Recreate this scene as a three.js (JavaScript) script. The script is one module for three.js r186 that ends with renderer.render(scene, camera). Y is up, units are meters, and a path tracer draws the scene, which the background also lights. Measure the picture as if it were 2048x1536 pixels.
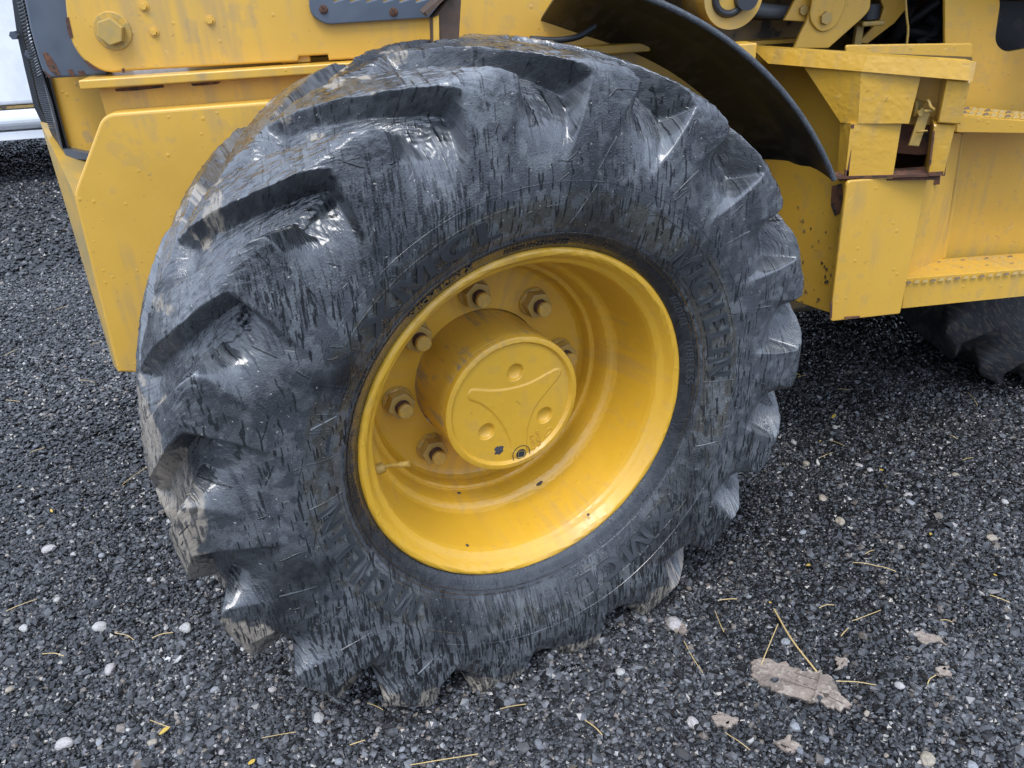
import * as THREE from 'three';
import { mergeGeometries, mergeVertices, toCreasedNormals } from 'three/addons/utils/BufferGeometryUtils.js';
import { ConvexGeometry } from 'three/addons/geometries/ConvexGeometry.js';
import { RoundedBoxGeometry } from 'three/addons/geometries/RoundedBoxGeometry.js';
import { FontLoader } from 'three/addons/loaders/FontLoader.js';
import { TextGeometry } from 'three/addons/geometries/TextGeometry.js';

// ------------------------------------------------------------------ camera, sky, sun, exposure
const scene = new THREE.Scene();
const renderer = new THREE.WebGLRenderer({ antialias: true });
renderer.toneMapping = THREE.LinearToneMapping;
renderer.toneMappingExposure = 2.2;
renderer.shadowMap.enabled = true;
// world: x along the machine, y up, z towards the viewer; the hub's lip plane is centred over the origin
const CAM_POS = [-0.1981, 1.3389, 1.2006];
const CAM_R = [[0.98653358, 0.11529295, -0.11601304], [-0.0459082, 0.87598069, 0.48015651], [0.15698384, -0.46836457, 0.86947726]];
const FOCAL = 1538; // pixels of the 2048 x 1536 photograph
const camera = new THREE.PerspectiveCamera(2 * Math.atan(768 / FOCAL) * 180 / Math.PI, 4 / 3, 0.05, 300);
{
  const m = new THREE.Matrix4().set(
    CAM_R[0][0], CAM_R[0][1], CAM_R[0][2], CAM_POS[0],
    CAM_R[1][0], CAM_R[1][1], CAM_R[1][2], CAM_POS[1],
    CAM_R[2][0], CAM_R[2][1], CAM_R[2][2], CAM_POS[2], 0, 0, 0, 1);
  m.decompose(camera.position, camera.quaternion, camera.scale);
  camera.scale.set(1, 1, 1); camera.updateMatrixWorld(true);
}
{ // overcast, slightly blue, brighter towards the zenith
  const w = 256, h = 128, d = new Float32Array(w * h * 4);
  for (let j = 0; j < h; j++) for (let i = 0; i < w; i++) {
    const el = ((j + 0.5) / h - 0.5) * Math.PI, az = (i + 0.5) / w * Math.PI * 2;
    const up = Math.max(0, Math.sin(el));
    const cloud = 1 + 0.10 * Math.sin(az * 3 + 1.3 + el * 4) * Math.cos(el * 7 + az) + 0.06 * Math.sin(az * 7 + el * 9);
    const L = 0.46 * (1 + 2.0 * up) * (el > 0 ? cloud : 1);
    const o = (j * w + i) * 4;
    d[o] = L * 0.82; d[o + 1] = L * 0.97; d[o + 2] = L * 1.27; d[o + 3] = 1;
  }
  const sky = new THREE.DataTexture(d, w, h, THREE.RGBAFormat, THREE.FloatType);
  sky.mapping = THREE.EquirectangularReflectionMapping; sky.magFilter = THREE.LinearFilter; sky.minFilter = THREE.LinearFilter; sky.needsUpdate = true;
  scene.background = sky; scene.environment = sky;
}
const sun = new THREE.DirectionalLight(new THREE.Color(1, 0.97, 0.92), 1.1);
sun.position.set(-1.2, 6, 2.6); sun.target.position.set(0, 0.4, 0);
sun.castShadow = true; sun.shadow.radius = 40; sun.shadow.mapSize.set(2048, 2048);
Object.assign(sun.shadow.camera, { left: -6, right: 6, top: 6, bottom: -6, near: 0.1, far: 30 });
scene.add(sun, sun.target);

// ------------------------------------------------------------------ small helpers
let seed = 12345;
const rnd = () => { seed = (seed + 0x6D2B79F5) | 0; let t = Math.imul(seed ^ (seed >>> 15), 1 | seed); t = (t + Math.imul(t ^ (t >>> 7), 61 | t)) ^ t; return ((t ^ (t >>> 14)) >>> 0) / 4294967296; };
const rr = (a, b) => a + (b - a) * rnd();
const clamp = (x, a = 0, b = 1) => x < a ? a : x > b ? b : x;
const lerp = (a, b, t) => a + (b - a) * t;
const smooth = (a, b, x) => { const t = clamp((x - a) / (b - a)); return t * t * (3 - 2 * t); };
const hash = (x, y, z) => { let h = Math.imul(x, 374761393) + Math.imul(y, 668265263) + Math.imul(z, 2147483647 ^ 0x5bd1e995) | 0; h = Math.imul(h ^ (h >>> 13), 1274126177); return ((h ^ (h >>> 16)) >>> 0) / 4294967296; };
function noise2(x, y, k) {
  const xi = Math.floor(x), yi = Math.floor(y); let u = x - xi, v = y - yi; u = u * u * (3 - 2 * u); v = v * v * (3 - 2 * v);
  const a = hash(xi, yi, k), b = hash(xi + 1, yi, k), c = hash(xi, yi + 1, k), d = hash(xi + 1, yi + 1, k), e = a + (b - a) * u;
  return e + (c + (d - c) * u - e) * v;
}
function noise(x, y, z = 0) {
  const zi = Math.floor(z), w = z - zi; if (w === 0) return noise2(x, y, zi);
  const a = noise2(x, y, zi); return a + (noise2(x, y, zi + 1) - a) * w * w * (3 - 2 * w);
}
const fbm = (x, y, z = 0, n = 4) => { let s = 0, a = 0.5, t = 0; for (let i = 0; i < n; i++) { s += a * noise(x, y, z + i * 17); t += a; a *= 0.5; x *= 2.03; y *= 2.03; } return s / t; };

// pixel of the photograph -> direction -> point on a plane of the place
const rayOf = (px, py) => { const c = [(px - 1024) / FOCAL, -(py - 768) / FOCAL, -1]; return CAM_R.map(r => r[0] * c[0] + r[1] * c[1] + r[2] * c[2]); };
const atZ = (px, py, z) => { const d = rayOf(px, py), t = (z - CAM_POS[2]) / d[2]; return new THREE.Vector3(CAM_POS[0] + d[0] * t, CAM_POS[1] + d[1] * t, z); };
const atY = (px, py, y = 0) => { const d = rayOf(px, py), t = (y - CAM_POS[1]) / d[1]; return new THREE.Vector3(CAM_POS[0] + d[0] * t, y, CAM_POS[2] + d[2] * t); };
// on the upright plane through (x0,z0) and (x1,z1)
const atWall = (px, py, [x0, z0], [x1, z1]) => {
  const d = rayOf(px, py), nx = z1 - z0, nz = x0 - x1;
  const t = ((x0 - CAM_POS[0]) * nx + (z0 - CAM_POS[2]) * nz) / (d[0] * nx + d[2] * nz);
  return new THREE.Vector3(CAM_POS[0] + d[0] * t, CAM_POS[1] + d[1] * t, CAM_POS[2] + d[2] * t);
};

const names = {};
const numbered = (n) => { const k = names[n] = (names[n] ?? -1) + 1; return k ? `${n}_${String(k).padStart(3, '0')}` : n; };
function shadows(o) { o.castShadow = true; o.receiveShadow = true; return o; }
function thing(name, label, category, group) { const o = new THREE.Group(); o.name = numbered(name); o.userData = { label, category }; if (group) o.userData.group = group; scene.add(o); return o; }
function part(name, geo, mat, parent, label) { const m = shadows(new THREE.Mesh(geo, mat)); m.name = name; if (label) m.userData.label = label; parent.add(m); return m; }
const fix = (g) => { for (const k of Object.keys(g.attributes)) if (!['position', 'normal', 'uv'].includes(k)) g.deleteAttribute(k); return g; };
const merge = (list) => mergeGeometries(list.map(g => fix(g.index ? g.toNonIndexed() : g)));

// ------------------------------------------------------------------ textures and materials
function dataTex(w, h, fill, srgb, repeat = true) {
  const d = new Uint8Array(w * h * 4);
  for (let j = 0; j < h; j++) for (let i = 0; i < w; i++) { const c = fill(i, j), o = (j * w + i) * 4; d[o] = c[0]; d[o + 1] = c[1]; d[o + 2] = c[2]; d[o + 3] = 255; }
  const t = new THREE.DataTexture(d, w, h, THREE.RGBAFormat); if (srgb) t.colorSpace = THREE.SRGBColorSpace;
  t.magFilter = THREE.LinearFilter; t.minFilter = THREE.LinearMipmapLinearFilter; t.generateMipmaps = true;
  if (repeat) t.wrapS = t.wrapT = THREE.RepeatWrapping; t.needsUpdate = true; return t;
}
const s8 = (l) => { l = clamp(l); return Math.round(255 * (l <= 0.0031308 ? 12.92 * l : 1.055 * Math.pow(l, 1 / 2.4) - 0.055)); };
const lin8 = (r, g, b) => [s8(r), s8(g), s8(b)];
const wrapN = (f, T) => (x, y) => { // tileable by cross-fading, period T
  if (x < 0.8 * T && y < 0.8 * T) return f(x, y);
  const a = f(x, y), b = f(x - T, y), c = f(x, y - T), d = f(x - T, y - T), u = smooth(0.8, 1, x / T), v = smooth(0.8, 1, y / T);
  return lerp(lerp(a, b, u), lerp(c, d, u), v);
};
const mixc = (a, b, t) => [lerp(a[0], b[0], t), lerp(a[1], b[1], t), lerp(a[2], b[2], t)];

// yellow machine paint, one metre a tile: cloudy tone, dirt specks, scuffs; relief of brushed paint and rain beads
function paintSet(base, dirt, sd, { dirty = 1, beads = 260, fresh = 0.5 } = {}) {
  const N = 1024, low = wrapN((x, y) => fbm(x * 6 + sd, y * 6, sd), 1), mid = wrapN((x, y) => fbm(x * 38, y * 38 + sd, sd + 3), 1), streak = wrapN((x, y) => fbm(x * 60, y * 7, sd + 9), 1);
  const col = new Float32Array(N * N * 3), bump = new Float32Array(N * N), rough = new Float32Array(N * N);
  for (let j = 0; j < N; j++) for (let i = 0; i < N; i++) {
    const x = i / N, y = j / N, a = low(x, y), b = mid(x, y), s = streak(x, y), o = j * N + i;
    let c = base.map(v => v * (0.90 + 0.2 * a) * (0.97 + 0.06 * b));
    c = mixc(c, dirt, clamp(dirty * (0.55 * smooth(0.5, 0.8, a * 0.55 + s * 0.45) + 0.25 * smooth(0.62, 0.75, b))));
    col[o * 3] = c[0]; col[o * 3 + 1] = c[1]; col[o * 3 + 2] = c[2];
    bump[o] = 0.42 + 0.10 * (b - 0.5) + 0.14 * (a - 0.5);
    rough[o] = 0.30 + 0.22 * a + 0.12 * s;
  }
  const save = seed; seed = sd * 977 + 5;
  const spot = (x, y, r, f) => { const R = Math.ceil(r) + 1, ix = Math.floor(x), iy = Math.floor(y); for (let v = -R; v <= R; v++) for (let u = -R; u <= R; u++) { const d = Math.hypot(ix + u - x, iy + v - y) / r; if (d < 1) f((((iy + v) % N + N) % N) * N + ((ix + u) % N + N) % N, d); } };
  for (let k = 0; k < beads; k++) { const r = rr(1.6, 4.2); spot(rr(0, N), rr(0, N), r, (o, d) => { bump[o] += 0.42 * Math.sqrt(1 - d * d) * clamp(r / 4); rough[o] = lerp(rough[o], 0.12, 1 - d); }); }
  for (let k = 0; k < 170 * dirty; k++) { const dark = rnd() < 0.7, c = dark ? [0.10, 0.075, 0.045] : [0.30, 0.2, 0.1], r = rr(0.8, 2.0); spot(rr(0, N), rr(0, N), r, (o, d) => { const m = 0.75 * (1 - d * d); for (let q = 0; q < 3; q++) col[o * 3 + q] = lerp(col[o * 3 + q], c[q], m); }); }
  for (let k = 0; k < 26 * dirty; k++) { let x = rr(0, N), y = rr(0, N), a = rr(0, 6.3); const n = rr(5, 20) | 0, c = rnd() < 0.5 ? [0.12, 0.09, 0.05] : [0.72, 0.5, 0.18]; for (let q = 0; q < n; q++) { spot(x, y, 1.0, (o) => { for (let z = 0; z < 3; z++) col[o * 3 + z] = lerp(col[o * 3 + z], c[z], 0.35); bump[o] -= 0.03; }); x += Math.cos(a); y += Math.sin(a); a += rr(-0.08, 0.08); } }
  seed = save;
  return {
    map: dataTex(N, N, (i, j) => { const o = (j * N + i) * 3; return lin8(col[o], col[o + 1], col[o + 2]); }, true),
    bumpMap: dataTex(N, N, (i, j) => { const v = clamp(bump[j * N + i]) * 255 | 0; return [v, v, v]; }, false),
    roughnessMap: dataTex(N, N, (i, j) => { const v = clamp(rough[j * N + i]) * 255 | 0; return [0, v, 0]; }, false),
  };
}
const YELLOW = [0.56, 0.315, 0.036];
const paintA = paintSet(YELLOW, [0.36, 0.235, 0.085], 3, { dirty: 1.25 });
const paintB = paintSet([0.57, 0.315, 0.020], [0.36, 0.22, 0.07], 8, { dirty: 0.8, beads: 120 });
const paintC = paintSet([0.55, 0.315, 0.033], [0.27, 0.20, 0.11], 15, { dirty: 2.2, beads: 60 });
const scuffedYellow = new THREE.MeshPhysicalMaterial({ ...paintC, bumpScale: 0.002, clearcoat: 0.2, clearcoatRoughness: 0.3 });
const yellow = new THREE.MeshPhysicalMaterial({ ...paintA, bumpScale: 0.0016, clearcoat: 0.35, clearcoatRoughness: 0.25 });
const wheelYellow = new THREE.MeshPhysicalMaterial({ ...paintB, bumpScale: 0.0012, clearcoat: 0.4, clearcoatRoughness: 0.22 });
const flat = (c, roughness, metalness = 0, extra = {}) => new THREE.MeshPhysicalMaterial({ color: new THREE.Color().setRGB(...c), roughness, metalness, ...extra });
const noiseSet = (c0, c1, sd, { scale = 30, grit = 0.5, N = 512, c2 = null } = {}) => {
  const a = wrapN((x, y) => fbm(x * scale, y * scale, sd), 1), b = wrapN((x, y) => fbm(x * scale * 4.3, y * scale * 4.3, sd + 5, 3), 1);
  const A = new Float32Array(N * N), B = new Float32Array(N * N);
  for (let j = 0; j < N; j++) for (let i = 0; i < N; i++) { A[j * N + i] = a(i / N, j / N); B[j * N + i] = b(i / N, j / N); }
  return {
    map: dataTex(N, N, (i, j) => { const q = j * N + i; let c = mixc(c0, c1, smooth(0.35, 0.68, A[q] * 0.7 + B[q] * 0.3)); if (c2) c = mixc(c, c2, smooth(0.58, 0.66, B[q])); return lin8(...c); }, true),
    bumpMap: dataTex(N, N, (i, j) => { const v = clamp(A[j * N + i] * (1 - grit) + B[j * N + i] * grit) * 255 | 0; return [v, v, v]; }, false),
  };
};
const lumpyYellow = (() => { // thick brushed paint over pitted steel
  const a = wrapN((x, y) => 0.5 * noise(x * 95, y * 95, 5) + 0.3 * noise(x * 190 + 3, y * 190, 6) + 0.2 * fbm(x * 30, y * 30, 7, 2), 1), N = 1024;
  return new THREE.MeshPhysicalMaterial({ map: paintA.map, bumpMap: dataTex(N, N, (i, j) => { const v = Math.pow(a(i / N, j / N), 1.6) * 255 | 0; return [v, v, v]; }, false), bumpScale: 0.0013, roughness: 0.32, clearcoat: 0.4, clearcoatRoughness: 0.15 });
})();
const rustMat = new THREE.MeshStandardMaterial({ ...noiseSet([0.075, 0.032, 0.019], [0.16, 0.068, 0.033], 21, { c2: [0.04, 0.028, 0.023] }), bumpScale: 0.003, roughness: 0.85 });
const darkRust = new THREE.MeshStandardMaterial({ ...noiseSet([0.045, 0.030, 0.022], [0.09, 0.052, 0.030], 23, { scale: 14 }), bumpScale: 0.003, roughness: 0.75 });
const steelPaint = new THREE.MeshPhysicalMaterial({ ...noiseSet([0.055, 0.068, 0.088], [0.075, 0.09, 0.112], 31, { scale: 9 }), bumpScale: 0.0005, roughness: 0.34, clearcoat: 0.3, clearcoatRoughness: 0.3 });
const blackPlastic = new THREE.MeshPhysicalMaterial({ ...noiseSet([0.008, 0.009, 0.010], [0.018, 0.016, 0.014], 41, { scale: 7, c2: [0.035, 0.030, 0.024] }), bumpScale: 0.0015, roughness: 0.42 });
const bareSteel = new THREE.MeshStandardMaterial({ ...noiseSet([0.28, 0.27, 0.26], [0.16, 0.15, 0.14], 43, { scale: 20 }), roughness: 0.45, metalness: 0.6, bumpScale: 0.0008 });
const darkSteel = flat([0.03, 0.033, 0.038], 0.5, 0.2);
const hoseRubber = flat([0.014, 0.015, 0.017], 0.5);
const grime = new THREE.MeshStandardMaterial({ ...noiseSet([0.26, 0.17, 0.055], [0.15, 0.10, 0.05], 47, { scale: 8, c2: [0.05, 0.04, 0.03] }), bumpScale: 0.002, roughness: 0.65 });
const boltYellow = new THREE.MeshPhysicalMaterial({ ...noiseSet([0.47, 0.28, 0.045], [0.33, 0.23, 0.075], 53, { scale: 14 }), roughness: 0.4, bumpScale: 0.0006 });
const whitePaint = new THREE.MeshPhysicalMaterial({ ...noiseSet([0.74, 0.75, 0.76], [0.64, 0.65, 0.66], 59, { scale: 4 }), roughness: 0.35, clearcoat: 0.3, bumpScale: 0.0004 });

// ------------------------------------------------------------------ ground
const groundTex = noiseSet([0.008, 0.0085, 0.009], [0.02, 0.021, 0.023], 71, { scale: 46, N: 1024, c2: [0.075, 0.077, 0.082] });
for (const k of ['map', 'bumpMap']) groundTex[k].repeat.set(60, 60);
{
  const g = new THREE.PlaneGeometry(120, 120); g.rotateX(-Math.PI / 2);
  const m = shadows(new THREE.Mesh(g, new THREE.MeshStandardMaterial({ ...groundTex, bumpScale: 0.012, roughness: 0.5 })));
  m.name = 'ground'; m.position.set(0, 0, -10); m.userData = { kind: 'structure', label: 'dark yard of wet asphalt chippings' }; scene.add(m);
}
const chipGeo = (sd, flatY) => {
  const g = mergeVertices(new THREE.IcosahedronGeometry(1, 0).deleteAttribute('uv').deleteAttribute('normal')), p = g.attributes.position;
  const save = seed; seed = sd;
  for (let i = 0; i < p.count; i++) { const k = rr(0.62, 1.25); p.setXYZ(i, p.getX(i) * k * 1.15, p.getY(i) * k * flatY, p.getZ(i) * k); }
  seed = save; const q = g.toNonIndexed(); q.computeVertexNormals(); return q;
};
const chipMat = new THREE.MeshPhysicalMaterial({ color: 0xffffff, roughness: 0.27 });
{
  const variants = [chipGeo(5, 0.75), chipGeo(77, 0.6), chipGeo(991, 0.85), chipGeo(4242, 0.7)];
  const lists = variants.map(() => []);
  const inView = (x, z, margin) => { // a widened wedge in front of the camera
    const v = new THREE.Vector3(x, 0, z).sub(new THREE.Vector3(...CAM_POS));
    const cx = CAM_R[0][0] * v.x + CAM_R[1][0] * v.y + CAM_R[2][0] * v.z, cy = CAM_R[0][1] * v.x + CAM_R[1][1] * v.y + CAM_R[2][1] * v.z, cz = CAM_R[0][2] * v.x + CAM_R[1][2] * v.y + CAM_R[2][2] * v.z;
    if (cz > -0.2) return false;
    const px = 1024 - FOCAL * cx / cz, py = 768 + FOCAL * cy / cz;
    return px > -margin && px < 2048 + margin && py > -margin && py < 1536 + margin;
  };
  seed = 777;
  const sow = (n, x0, x1, z0, z1, s0, s1, pow, margin = 160) => {
    for (let i = 0; i < n; i++) {
      const x = rr(x0, x1), z = rr(z0, z1);
      if (!inView(x, z, margin)) continue;
      const s = s0 + (s1 - s0) * Math.pow(rnd(), pow);
      const fx = (x + 0.06) * 0.949 - (z + 0.18) * 0.3146, fz = (x + 0.06) * 0.3146 + (z + 0.18) * 0.949, out = Math.hypot(Math.max(0, Math.abs(fx) - 0.16), Math.max(0, Math.abs(fz) - 0.21)); // heaped round the tyre's footprint
      const mound = 0.008 * fbm(x * 3, z * 3, 4, 2) + 0.011 * Math.exp(-((out / 0.07) ** 2)) * (0.5 + fbm(x * 25, z * 25, 6, 2));
      lists[(rnd() * 4) | 0].push([x, mound + s * rr(0.0, 0.55) - 0.002, z, s * rr(0.7, 1.35), s * rr(0.6, 1.1), s, rr(0, 6.28), rr(-0.7, 0.7), rr(-0.7, 0.7)]);
    }
  };
  sow(270000, -1.9, 2.0, -1.0, 0.6, 0.0024, 0.0074, 1.7);
  sow(16000, -1.9, 2.0, -1.0, 0.6, 0.005, 0.0105, 1.8);
  sow(5000, -1.9, 2.0, -1.0, 0.6, 0.008, 0.014, 1.6);
  sow(120000, -3.2, 2.8, -3.0, -1.0, 0.004, 0.010, 1.4, 80);
  sow(60000, -6, 4, -7.5, -3.0, 0.008, 0.017, 1.3, 60);
  const M = new THREE.Matrix4(), Q = new THREE.Quaternion(), E3 = new THREE.Euler(), C = new THREE.Color();
  lists.forEach((L, k) => {
    const im = shadows(new THREE.InstancedMesh(variants[k], chipMat, L.length));
    L.forEach((a, i) => {
      M.compose(new THREE.Vector3(a[0], a[1], a[2]), Q.setFromEuler(E3.set(a[7], a[6], a[8])), new THREE.Vector3(a[3], a[4], a[5]));
      im.setMatrixAt(i, M);
      const patch = fbm(a[0] * 1.7, a[2] * 1.7, 9, 3), t = rnd(), v = rr(0.7, 1.35) * (0.72 + 0.6 * smooth(0.35, 0.7, patch));
      let c = [0.0125, 0.0125, 0.0128];
      if (t > 0.54 - 0.6 * (patch - 0.5)) c = [0.034, 0.0338, 0.0345];
      if (t > 0.84) c = [0.078, 0.077, 0.078];
      if (t > 0.965) c = [0.115, 0.095, 0.077];
      if (t > 0.995) c = [0.24, 0.23, 0.215];
      im.setColorAt(i, C.setRGB(c[0] * v, c[1] * v, c[2] * v));
    });
    im.name = numbered('gravel'); im.userData = { kind: 'stuff', label: 'loose wet dark asphalt chippings covering the yard', category: 'gravel' }; scene.add(im);
  });
}

// ------------------------------------------------------------------ the machine
const loader = thing('wheel_loader', 'yellow wheel loader with one big muddy wheel in front of its panels', 'loader');

// ---- tyre shape: a groove section and a lug section, mixed by the lug pattern
const HUB_Y = 0.585, STEER = 18.336 * Math.PI / 180, TYRE_MID = -0.19, PITCH = 20;
const SECT = [ // u, groove (half width, radius), lug (half width, radius)
  [0.00, 0.176, 0.326, 0.176, 0.326], [0.05, 0.187, 0.336, 0.187, 0.336], [0.10, 0.1985, 0.348, 0.1985, 0.348], [0.18, 0.2135, 0.371, 0.2135, 0.371], [0.27, 0.2290, 0.402, 0.2290, 0.402], [0.37, 0.2390, 0.438, 0.2390, 0.438],
  [0.45, 0.2420, 0.468, 0.2425, 0.468], [0.53, 0.2360, 0.503, 0.2435, 0.505], [0.60, 0.2185, 0.533, 0.2415, 0.545], [0.66, 0.1935, 0.554, 0.2385, 0.583], [0.71, 0.1715, 0.565, 0.2355, 0.609], [0.745, 0.1600, 0.576, 0.2285, 0.6255],
  [0.78, 0.1500, 0.587, 0.2080, 0.633], [0.85, 0.1150, 0.602, 0.1480, 0.641], [0.92, 0.0620, 0.612, 0.0750, 0.648], [1.00, 0.0, 0.615, 0.0, 0.650]];
const LUT = [0, 1, 2, 3, 4].map(() => null);
function sectAt(u, c) {
  const T = LUT[c] ??= Float64Array.from({ length: 2001 }, (_, k) => sectCurve(k / 2000, c)), x = clamp(u) * 2000, k = Math.min(1999, x | 0);
  return T[k] + (T[k + 1] - T[k]) * (x - k);
}
function sectCurve(u, c) {
  let i = 0; while (i < SECT.length - 2 && u > SECT[i + 1][0]) i++;
  const P = (k) => SECT[clamp(k, 0, SECT.length - 1)];
  const a = P(i), b = P(i + 1), t = clamp((u - a[0]) / (b[0] - a[0]));
  const slope = (k) => { const p = P(k - 1), q = P(k + 1); return p === q ? 0 : (q[c] - p[c]) / (q[0] - p[0]); };
  const h = b[0] - a[0], m0 = slope(i) * h, m1 = slope(i + 1) * h, t2 = t * t, t3 = t2 * t;
  return (2 * t3 - 3 * t2 + 1) * a[c] + (t3 - 2 * t2 + t) * m0 + (-2 * t3 + 3 * t2) * b[c] + (t3 - t2) * m1;
}
// angle of the lug's steep edge, in degrees clockwise from the top
function edgeAt(u) { return u < 0.72 ? lerp(-15.2, -11.2, smooth(0.40, 0.72, u)) : -11.2 - 20.5 * (u - 0.72) / 0.28; }
function lugMask(th, u, past) { // past > 0: beyond the middle of the tread
  const uu = u + past;
  let f = (th - edgeAt(uu)) / PITCH; f -= Math.floor(f);
  const tread = smooth(0.68, 0.82, u), rim = smooth(0.56, 0.69, u);
  const land = lerp(0.32, 0.43, rim), fall = lerp(0.48, 0.17, rim), rise = lerp(0.07, 0.11, tread);
  let m = 0;
  if (f < land) m = 1; else if (f < land + fall) m = Math.pow(1 - (f - land) / fall, 1.25); if (f > 1 - rise) m = Math.max(m, Math.pow((f - 1 + rise) / rise, 1.5));
  return m * (1 - smooth(1.0, 1.10, uu));
}
const OFFSET_IN = 10; // the inner side's lugs stand half a pitch on
function tyreMask(th, t) { // t: -1 outer bead ... 0 middle ... +1 inner bead
  const u = 1 - Math.abs(t);
  const a = t < 0 ? lugMask(th, u, 0) : lugMask(th, u, 2 * t);
  const b = t > 0 ? lugMask(th + OFFSET_IN, u, 0) : lugMask(th + OFFSET_IN, u, -2 * t);
  return Math.max(a, b);
}
function deform(x, y, a) { // the load flattens the tread and swells the sidewall over it
  const down = smooth(-0.30, -0.56, y), r = Math.hypot(x, y);
  const side = smooth(0.36, 0.46, r) * smooth(0.63, 0.5, r);
  const aa = a + Math.sign(a - TYRE_MID) * 0.014 * down * side;
  const floor = -(HUB_Y - 0.002), over = floor - y;
  return [x, over > -0.02 ? floor - (over > 0.02 ? 0.1 * (over - 0.02) + 0.0 : 0) + 0.02 * Math.pow(clamp((0.02 - over) / 0.04), 2) * 1.0 - 0.0 : y, aa];
}
function tyrePoint(th, t, rough) {
  const u = 1 - Math.abs(t), m = 1 - 0.86 * (1 - tyreMask(th, t)), s = t < 0 ? 1 : -1; // worn: the lugs stand lower than new ones
  let w = lerp(sectAt(u, 1), sectAt(u, 3), m), r = lerp(sectAt(u, 2), sectAt(u, 4), m);
  if (rough) {
    const k = smooth(0.5, 0.75, u), X = th * 0.35, Y = t * 26;
    const lump = fbm(X, Y, 3, 4) - 0.5, fine = fbm(X * 5, Y * 4.5, 8, 3) - 0.5;
    r += k * (lump * 0.005 + fine * 0.0045); w += k * 0.4 * (lump * 0.005 + fine * 0.0045) + (1 - k) * 0.0012 * (fbm(X * 0.7, Y * 0.4, 12, 3) - 0.5);
  }
  const q = th * Math.PI / 180;
  const d = deform(r * Math.sin(q), r * Math.cos(q), TYRE_MID + s * w); d.push(m); return d;
}
function tyreGeometry(NT, NS, rough) {
  const ts = [];
  for (let j = 0; j <= NS; j++) { // finer over the outer side and the tread
    const k = j / NS; ts.push(k < 0.74 ? -1 + 1.3 * k / 0.74 : 0.3 + 0.7 * (k - 0.74) / 0.26);
  }
  const pos = new Float32Array((NT + 1) * (NS + 1) * 3), uv = new Float32Array((NT + 1) * (NS + 1) * 2), idx = new Uint32Array(NT * NS * 6);
  let o = 0, q = 0;
  for (let i = 0; i <= NT; i++) for (let j = 0; j <= NS; j++) {
    const u0 = 1 - Math.abs(ts[j]), lean = edgeAt(u0) + 11.2, th = -180 + 360 * i / NT + lean, p = tyrePoint(i === NT ? -180 + lean : th, ts[j], rough);
    pos[o * 3] = p[0]; pos[o * 3 + 1] = p[1]; pos[o * 3 + 2] = p[2]; uv[o * 2] = (th + 180) / 180;
    const u = 1 - Math.abs(ts[j]), gap = Math.hypot(sectAt(u, 1) - sectAt(u, 3), sectAt(u, 2) - sectAt(u, 4)); uv[o * 2 + 1] = u - 1.7 * gap * (1 - p[3]); o++;
  }
  for (let i = 0; i < NT; i++) for (let j = 0; j < NS; j++) { const a = i * (NS + 1) + j, b = a + NS + 1; idx[q++] = a; idx[q++] = a + 1; idx[q++] = b; idx[q++] = b; idx[q++] = a + 1; idx[q++] = b + 1; }
  const g = new THREE.BufferGeometry(); g.setAttribute('position', new THREE.BufferAttribute(pos, 3)); g.setAttribute('uv', new THREE.BufferAttribute(uv, 2)); g.setIndex(new THREE.BufferAttribute(idx, 1));
  g.computeVertexNormals(); g.addGroup(0, idx.length / 2, 0); g.addGroup(idx.length / 2, idx.length / 2, 1); return g;
}
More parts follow.
